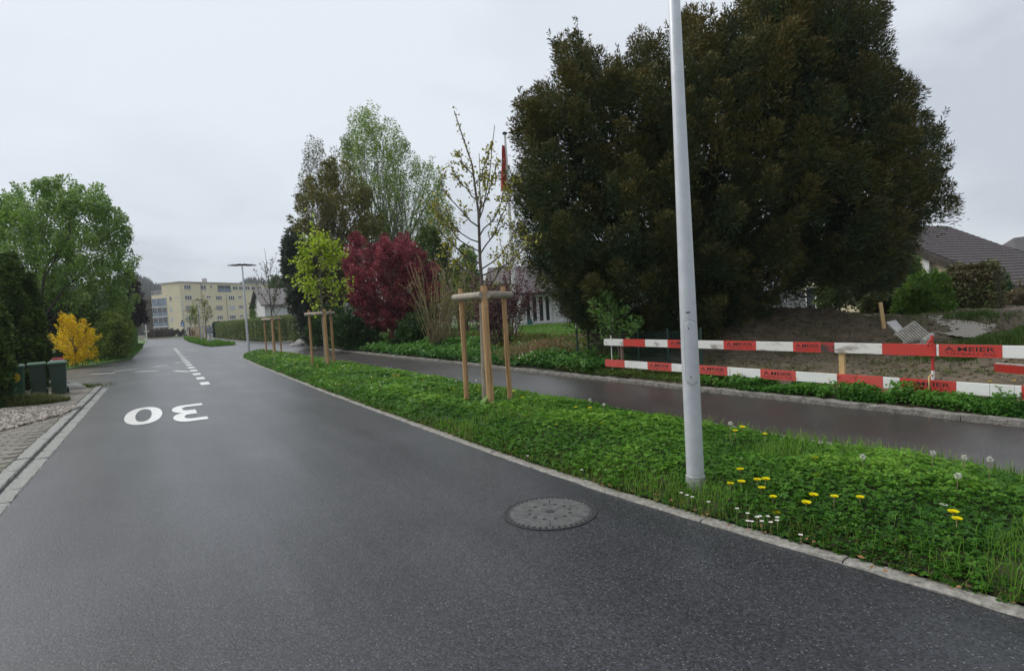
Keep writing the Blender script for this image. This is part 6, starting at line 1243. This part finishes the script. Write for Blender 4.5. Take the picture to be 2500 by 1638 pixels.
for _ in range(N):
    x, y = random.uniform(2.6, 14), random.uniform(8.5, 18.5)
    if x*RN[0]+y*RN[1] < 9.0: continue
    r = random.uniform(.012, .040)*(1.8 if random.random() < .06 else 1); th = random.random()*6.3; c_, s_ = math.cos(th), math.sin(th); v = ico*np.array([r*random.uniform(.8, 1.4), r, r*.7])+rng.normal(0, r*.14, ico.shape); v = np.stack([v[:, 0]*c_-v[:, 1]*s_, v[:, 0]*s_+v[:, 1]*c_, v[:, 2]], 1); mb.add(v+np.array([x, y, float(hz(x, y))+r*.2]), icf)
mat('clod', (.085, .065, .042), .95, col2=(.25, .21, .16), vscale=3, contrast=(.5, .75), space='W'); o = mb.build('soil_clods', 'clod'); tag(o, 'earth clods and stones strewn over the site', 'clods', kind='stuff')
# ornamental grass tuft by the driveway
q_ = G(55, 985, .05); t = thing('fescue_tuft', 'low bushy green tuft in front of the bins by the pebbles', 'plant', (q_[0], q_[1], 0)); N = 5200; r = np.sqrt(rng.random(N)); th = rng.uniform(0, 6.28, N); x = q_[0]+r*np.cos(th)*1.0+.1; y = q_[1]+r*np.sin(th)*.55
blades('foliage', x, y, np.full(N, .03), (.40-.24*r)*rng.uniform(.5, 1.05, N), np.full(N, .012), [(.05, .065, .02), (.085, .105, .03), (.13, .145, .055), (.15, .13, .07)], rng.random(N), kind=None, lean=.6, parent=t)
N = 500; q_ = G(230, 944, 0); x = rng.normal(q_[0]-.3, .35, N); y = rng.normal(q_[1]-.1, .15, N); o = blades('kerb_weeds', x, y, np.full(N, .01), rng.uniform(.04, .16, N), np.full(N, .012), [(.06, .10, .02), (.12, .16, .05)], rng.random(N)); tag(o, 'weeds at the far end of the driveway paving', 'weeds')
# docks at the foot of the nearest support
t = thing('dock_plant', 'broad leaved plant at the foot of the nearest tree support', 'plant', (-.62, 9.05, .05)); N = 13; az = rng.uniform(0, 6.28, N); x0 = np.array([-.60, 8.95, .15])+rng.normal(0, .05, (N, 3))*[2.4, 1, .2]; leaves('foliage', x0, np.stack([np.cos(az)*1.1, np.sin(az)*.8, rng.uniform(.15, 1.0, N)], 1), np.tile([[0, -.3, 1.]], (N, 1)), rng.uniform(.24, .40, N), rng.uniform(.07, .11, N), palette(N, [(.11, .21, .05), (.18, .29, .09)]), 'clover', t, fold=.2)
# ---- flowers on the verge, each its own
def ground_hit(px, py, h): 
    p = G(px, py, h); return p
def flower_head(q0, r, col, t, petals=16, up=.25, tiltv=None, layers=2):
    P, Dd, Nn, Ll = [], [], [], []
    tv = unit(np.array(tiltv if tiltv is not None else (0, 0, 1.)))
    for l in range(layers):
        az = np.arange(petals)*2*math.pi/petals+l*.2; dv = np.stack([np.cos(az), np.sin(az), np.full(petals, up+.35*l)], 1); P.append(np.repeat(q0[None]+[[0, 0, .002*l]], petals, 0)); Dd.append(dv+tv*.2); Nn.append(np.tile(tv, (petals, 1))); Ll.append(np.full(petals, r*(1-.3*l)))
    P, Dd, Nn, Ll = np.concatenate(P), np.concatenate(Dd), np.concatenate(Nn), np.concatenate(Ll); return leaves('flower_head', P, Dd, Nn, Ll, Ll*.42, palette(len(P), col), 'petal', t, fold=.05, wide=.65)
fl = [(1700+x/2.975, 1000+y/2.975) for x, y in [(335, 130), (282, 157), (497, 180), (318, 437), (858, 352), (878, 482), (1272, 396), (1532, 480), (2008, 567), (1866, 747), (1893, 797), (443, 513), (505, 508), (328, 528), (475, 572), (558, 636), (852, 623), (800, 679), (1003, 636), (1190, 640), (583, 752), (247, 540)]]+[(1050+x/3.8975, 650+y/3.8975) for x, y in [(795, 1192), (880, 1250), (918, 1424), (1193, 1510), (1520, 1350), (1520, 1378), (1385, 1345), (230, 1170), (80, 1240)]]+[(600+x/3.464, 500+y/3.464) for x, y in [(1290, 1450), (1260, 1450), (1340, 1475), (760, 1520), (800, 1520), (1120, 1500), (790, 1380), (1125, 1520), (950, 1360)]]+[(1452, 1010), (1462, 1005), (1465, 1018), (1469, 1035)]
for x, y in fl:
    p = G(x, y, .14); a_, n_ = AN(p); h = .07+.125*min(max((n_-kn(a_)-.05)/.8, 0), 1)*min(max((6.05-n_)/.5, .3), 1)+random.uniform(0, .03); p = G(x, y, h); a_, n_ = AN(p)
    if not (kn(a_)+.05 < n_ < 6.1): n_ = min(max(n_, kn(a_)+.1), 6.0); p = W(a_, n_, h)
    t = thing('dandelion', 'yellow dandelion in bloom in the clover verge', 'dandelion', (p[0], p[1], p[2]), group='yellow dandelions in the verge')
    mb = MB(); mb.tube([p-[0, 0, h-.02], p-[.004, 0, .05], p], [.0032, .003, .0028], 5); mb.build('stem', 'stem', t); flower_head(np.array(p), random.uniform(.029, .037), [(.82, .58, .006), (.88, .68, .012)], t, 18, .25, (random.uniform(-.3, .3)-.1, random.uniform(-.9, -.3), 1), 3)
cl_ = [(1700+x/2.975, 1000+y/2.975) for x, y in [(1718, 313), (1948, 347), (2133, 360), (1900, 478), (1210, 340), (247, 100)]]+[(1450+x/4.327, 700+y/4.327) for x, y in [(105, 1243), (1443, 1443)]]+[(1050+1520/3.8975, 650+1270/3.8975)]
mat('seed', (.60, .60, .56), .9)
for x, y in cl_:
    h = .33; p = G(x, y, h); a_, n_ = AN(p); n_ = min(n_, 6.05); p = W(a_, n_, h); t = thing('dandelion_clock', 'pale round dandelion seed head on a tall stalk in the verge', 'dandelion', p, group='dandelion seed heads in the verge')
    mb = MB(); mb.tube([p-[0, 0, h-.02], p-[.008, 0, .1], p], [.003, .0025, .002], 5); mb.build('stem', 'stem', t); N = 90; dv = unit(rng.normal(0, 1, (N, 3))); r = .024
    leaves('seed_head', p+dv*r*.45, dv+rng.normal(0, .2, (N, 3)), np.cross(dv, rng.normal(0, 1, (N, 3))), np.full(N, r*.6), np.full(N, .006), np.tile([[.62, .62, .57]], (N, 1)), 'petal', t)
dz = [(1700+x/2.975, 1000+y/2.975) for x, y in [(372, 753), (440, 780), (462, 775), (520, 775), (587, 783), (372, 808), (402, 812), (475, 810), (540, 818), (586, 805), (325, 354), (295, 718), (88, 670), (757, 909), (800, 415), (865, 437), (1322, 428), (1480, 418), (1540, 415), (1310, 375), (1345, 373), (1388, 516), (1785, 687), (1808, 697)]]+[(1663, 1203), (1677, 1209), (1690, 1213), (1420, 1147), (1288, 1113), (1480, 1147)]
for x, y in dz:
    p = G(x, y, .08); a_, n_ = AN(p); h = .10+.10*min(max((n_-kn(a_)-.1)/.9, 0), 1); p = G(x, y, h); t = thing('daisy', 'small white daisy in the clover verge', 'daisy', p, group='white daisies in the verge'); mb = MB(); mb.tube([p-[0, 0, h-.02], p], [.0018, .0015], 4); mb.build('stem', 'stem', t); flower_head(np.array(p), .016, [(.80, .80, .76), (.84, .84, .81)], t, 13, .1, (random.uniform(-.2, .2), -.35, 1), 1)
    az = np.arange(5)*1.257; leaves('disc', np.repeat(p[None]+[[0, 0, .002]], 5, 0), np.stack([np.cos(az), np.sin(az), 0*az+.2], 1), np.tile([[0, 0, 1.]], (5, 1)), np.full(5, .004), np.full(5, .004), np.tile([[.6, .4, .02]], (5, 1)), 'petal', t)
N = 230; a = rng.uniform(8, 34, N); n = kn(a)+.2+rng.random(N)*(5.8-kn(a)-.2); p = XY(a, n); P = np.column_stack([p, vz(a, n)+rng.uniform(.12, .24, N)]); yl = rng.random(N) < .45
o = leaves('far_flowers', P, rng.normal(0, 1, (N, 3))*[1, 1, .2], rng.normal(0, .3, (N, 3))+[0, -.4, 1], np.full(N, .035), np.full(N, .033), np.where(yl[:, None], [[.62, .42, .01]], [[.68, .68, .62]]), 'petal', kind='stuff'); tag(o, 'tiny white and yellow flowers sprinkled along the farther verge', 'flowers')

# ---- damp spring air
mb = MB(); mb.box((0, 600, 44.5), (1824, 1824, 91.2)); hzb = mb.build('haze', None)
hm = bpy.data.materials.new('haze'); hm.use_nodes = True; nt = hm.node_tree; nt.nodes.clear(); vo = nt.nodes.new('ShaderNodeVolumePrincipled'); mo = nt.nodes.new('ShaderNodeOutputMaterial')
vo.inputs['Color'].default_value = (.86, .90, .95, 1); vo.inputs['Density'].default_value = .0004; nt.links.new(vo.outputs[0], mo.inputs['Volume']); hzb.data.materials.append(hm); tag(hzb, 'thin damp haze filling the air over the whole street', 'haze', kind='stuff')
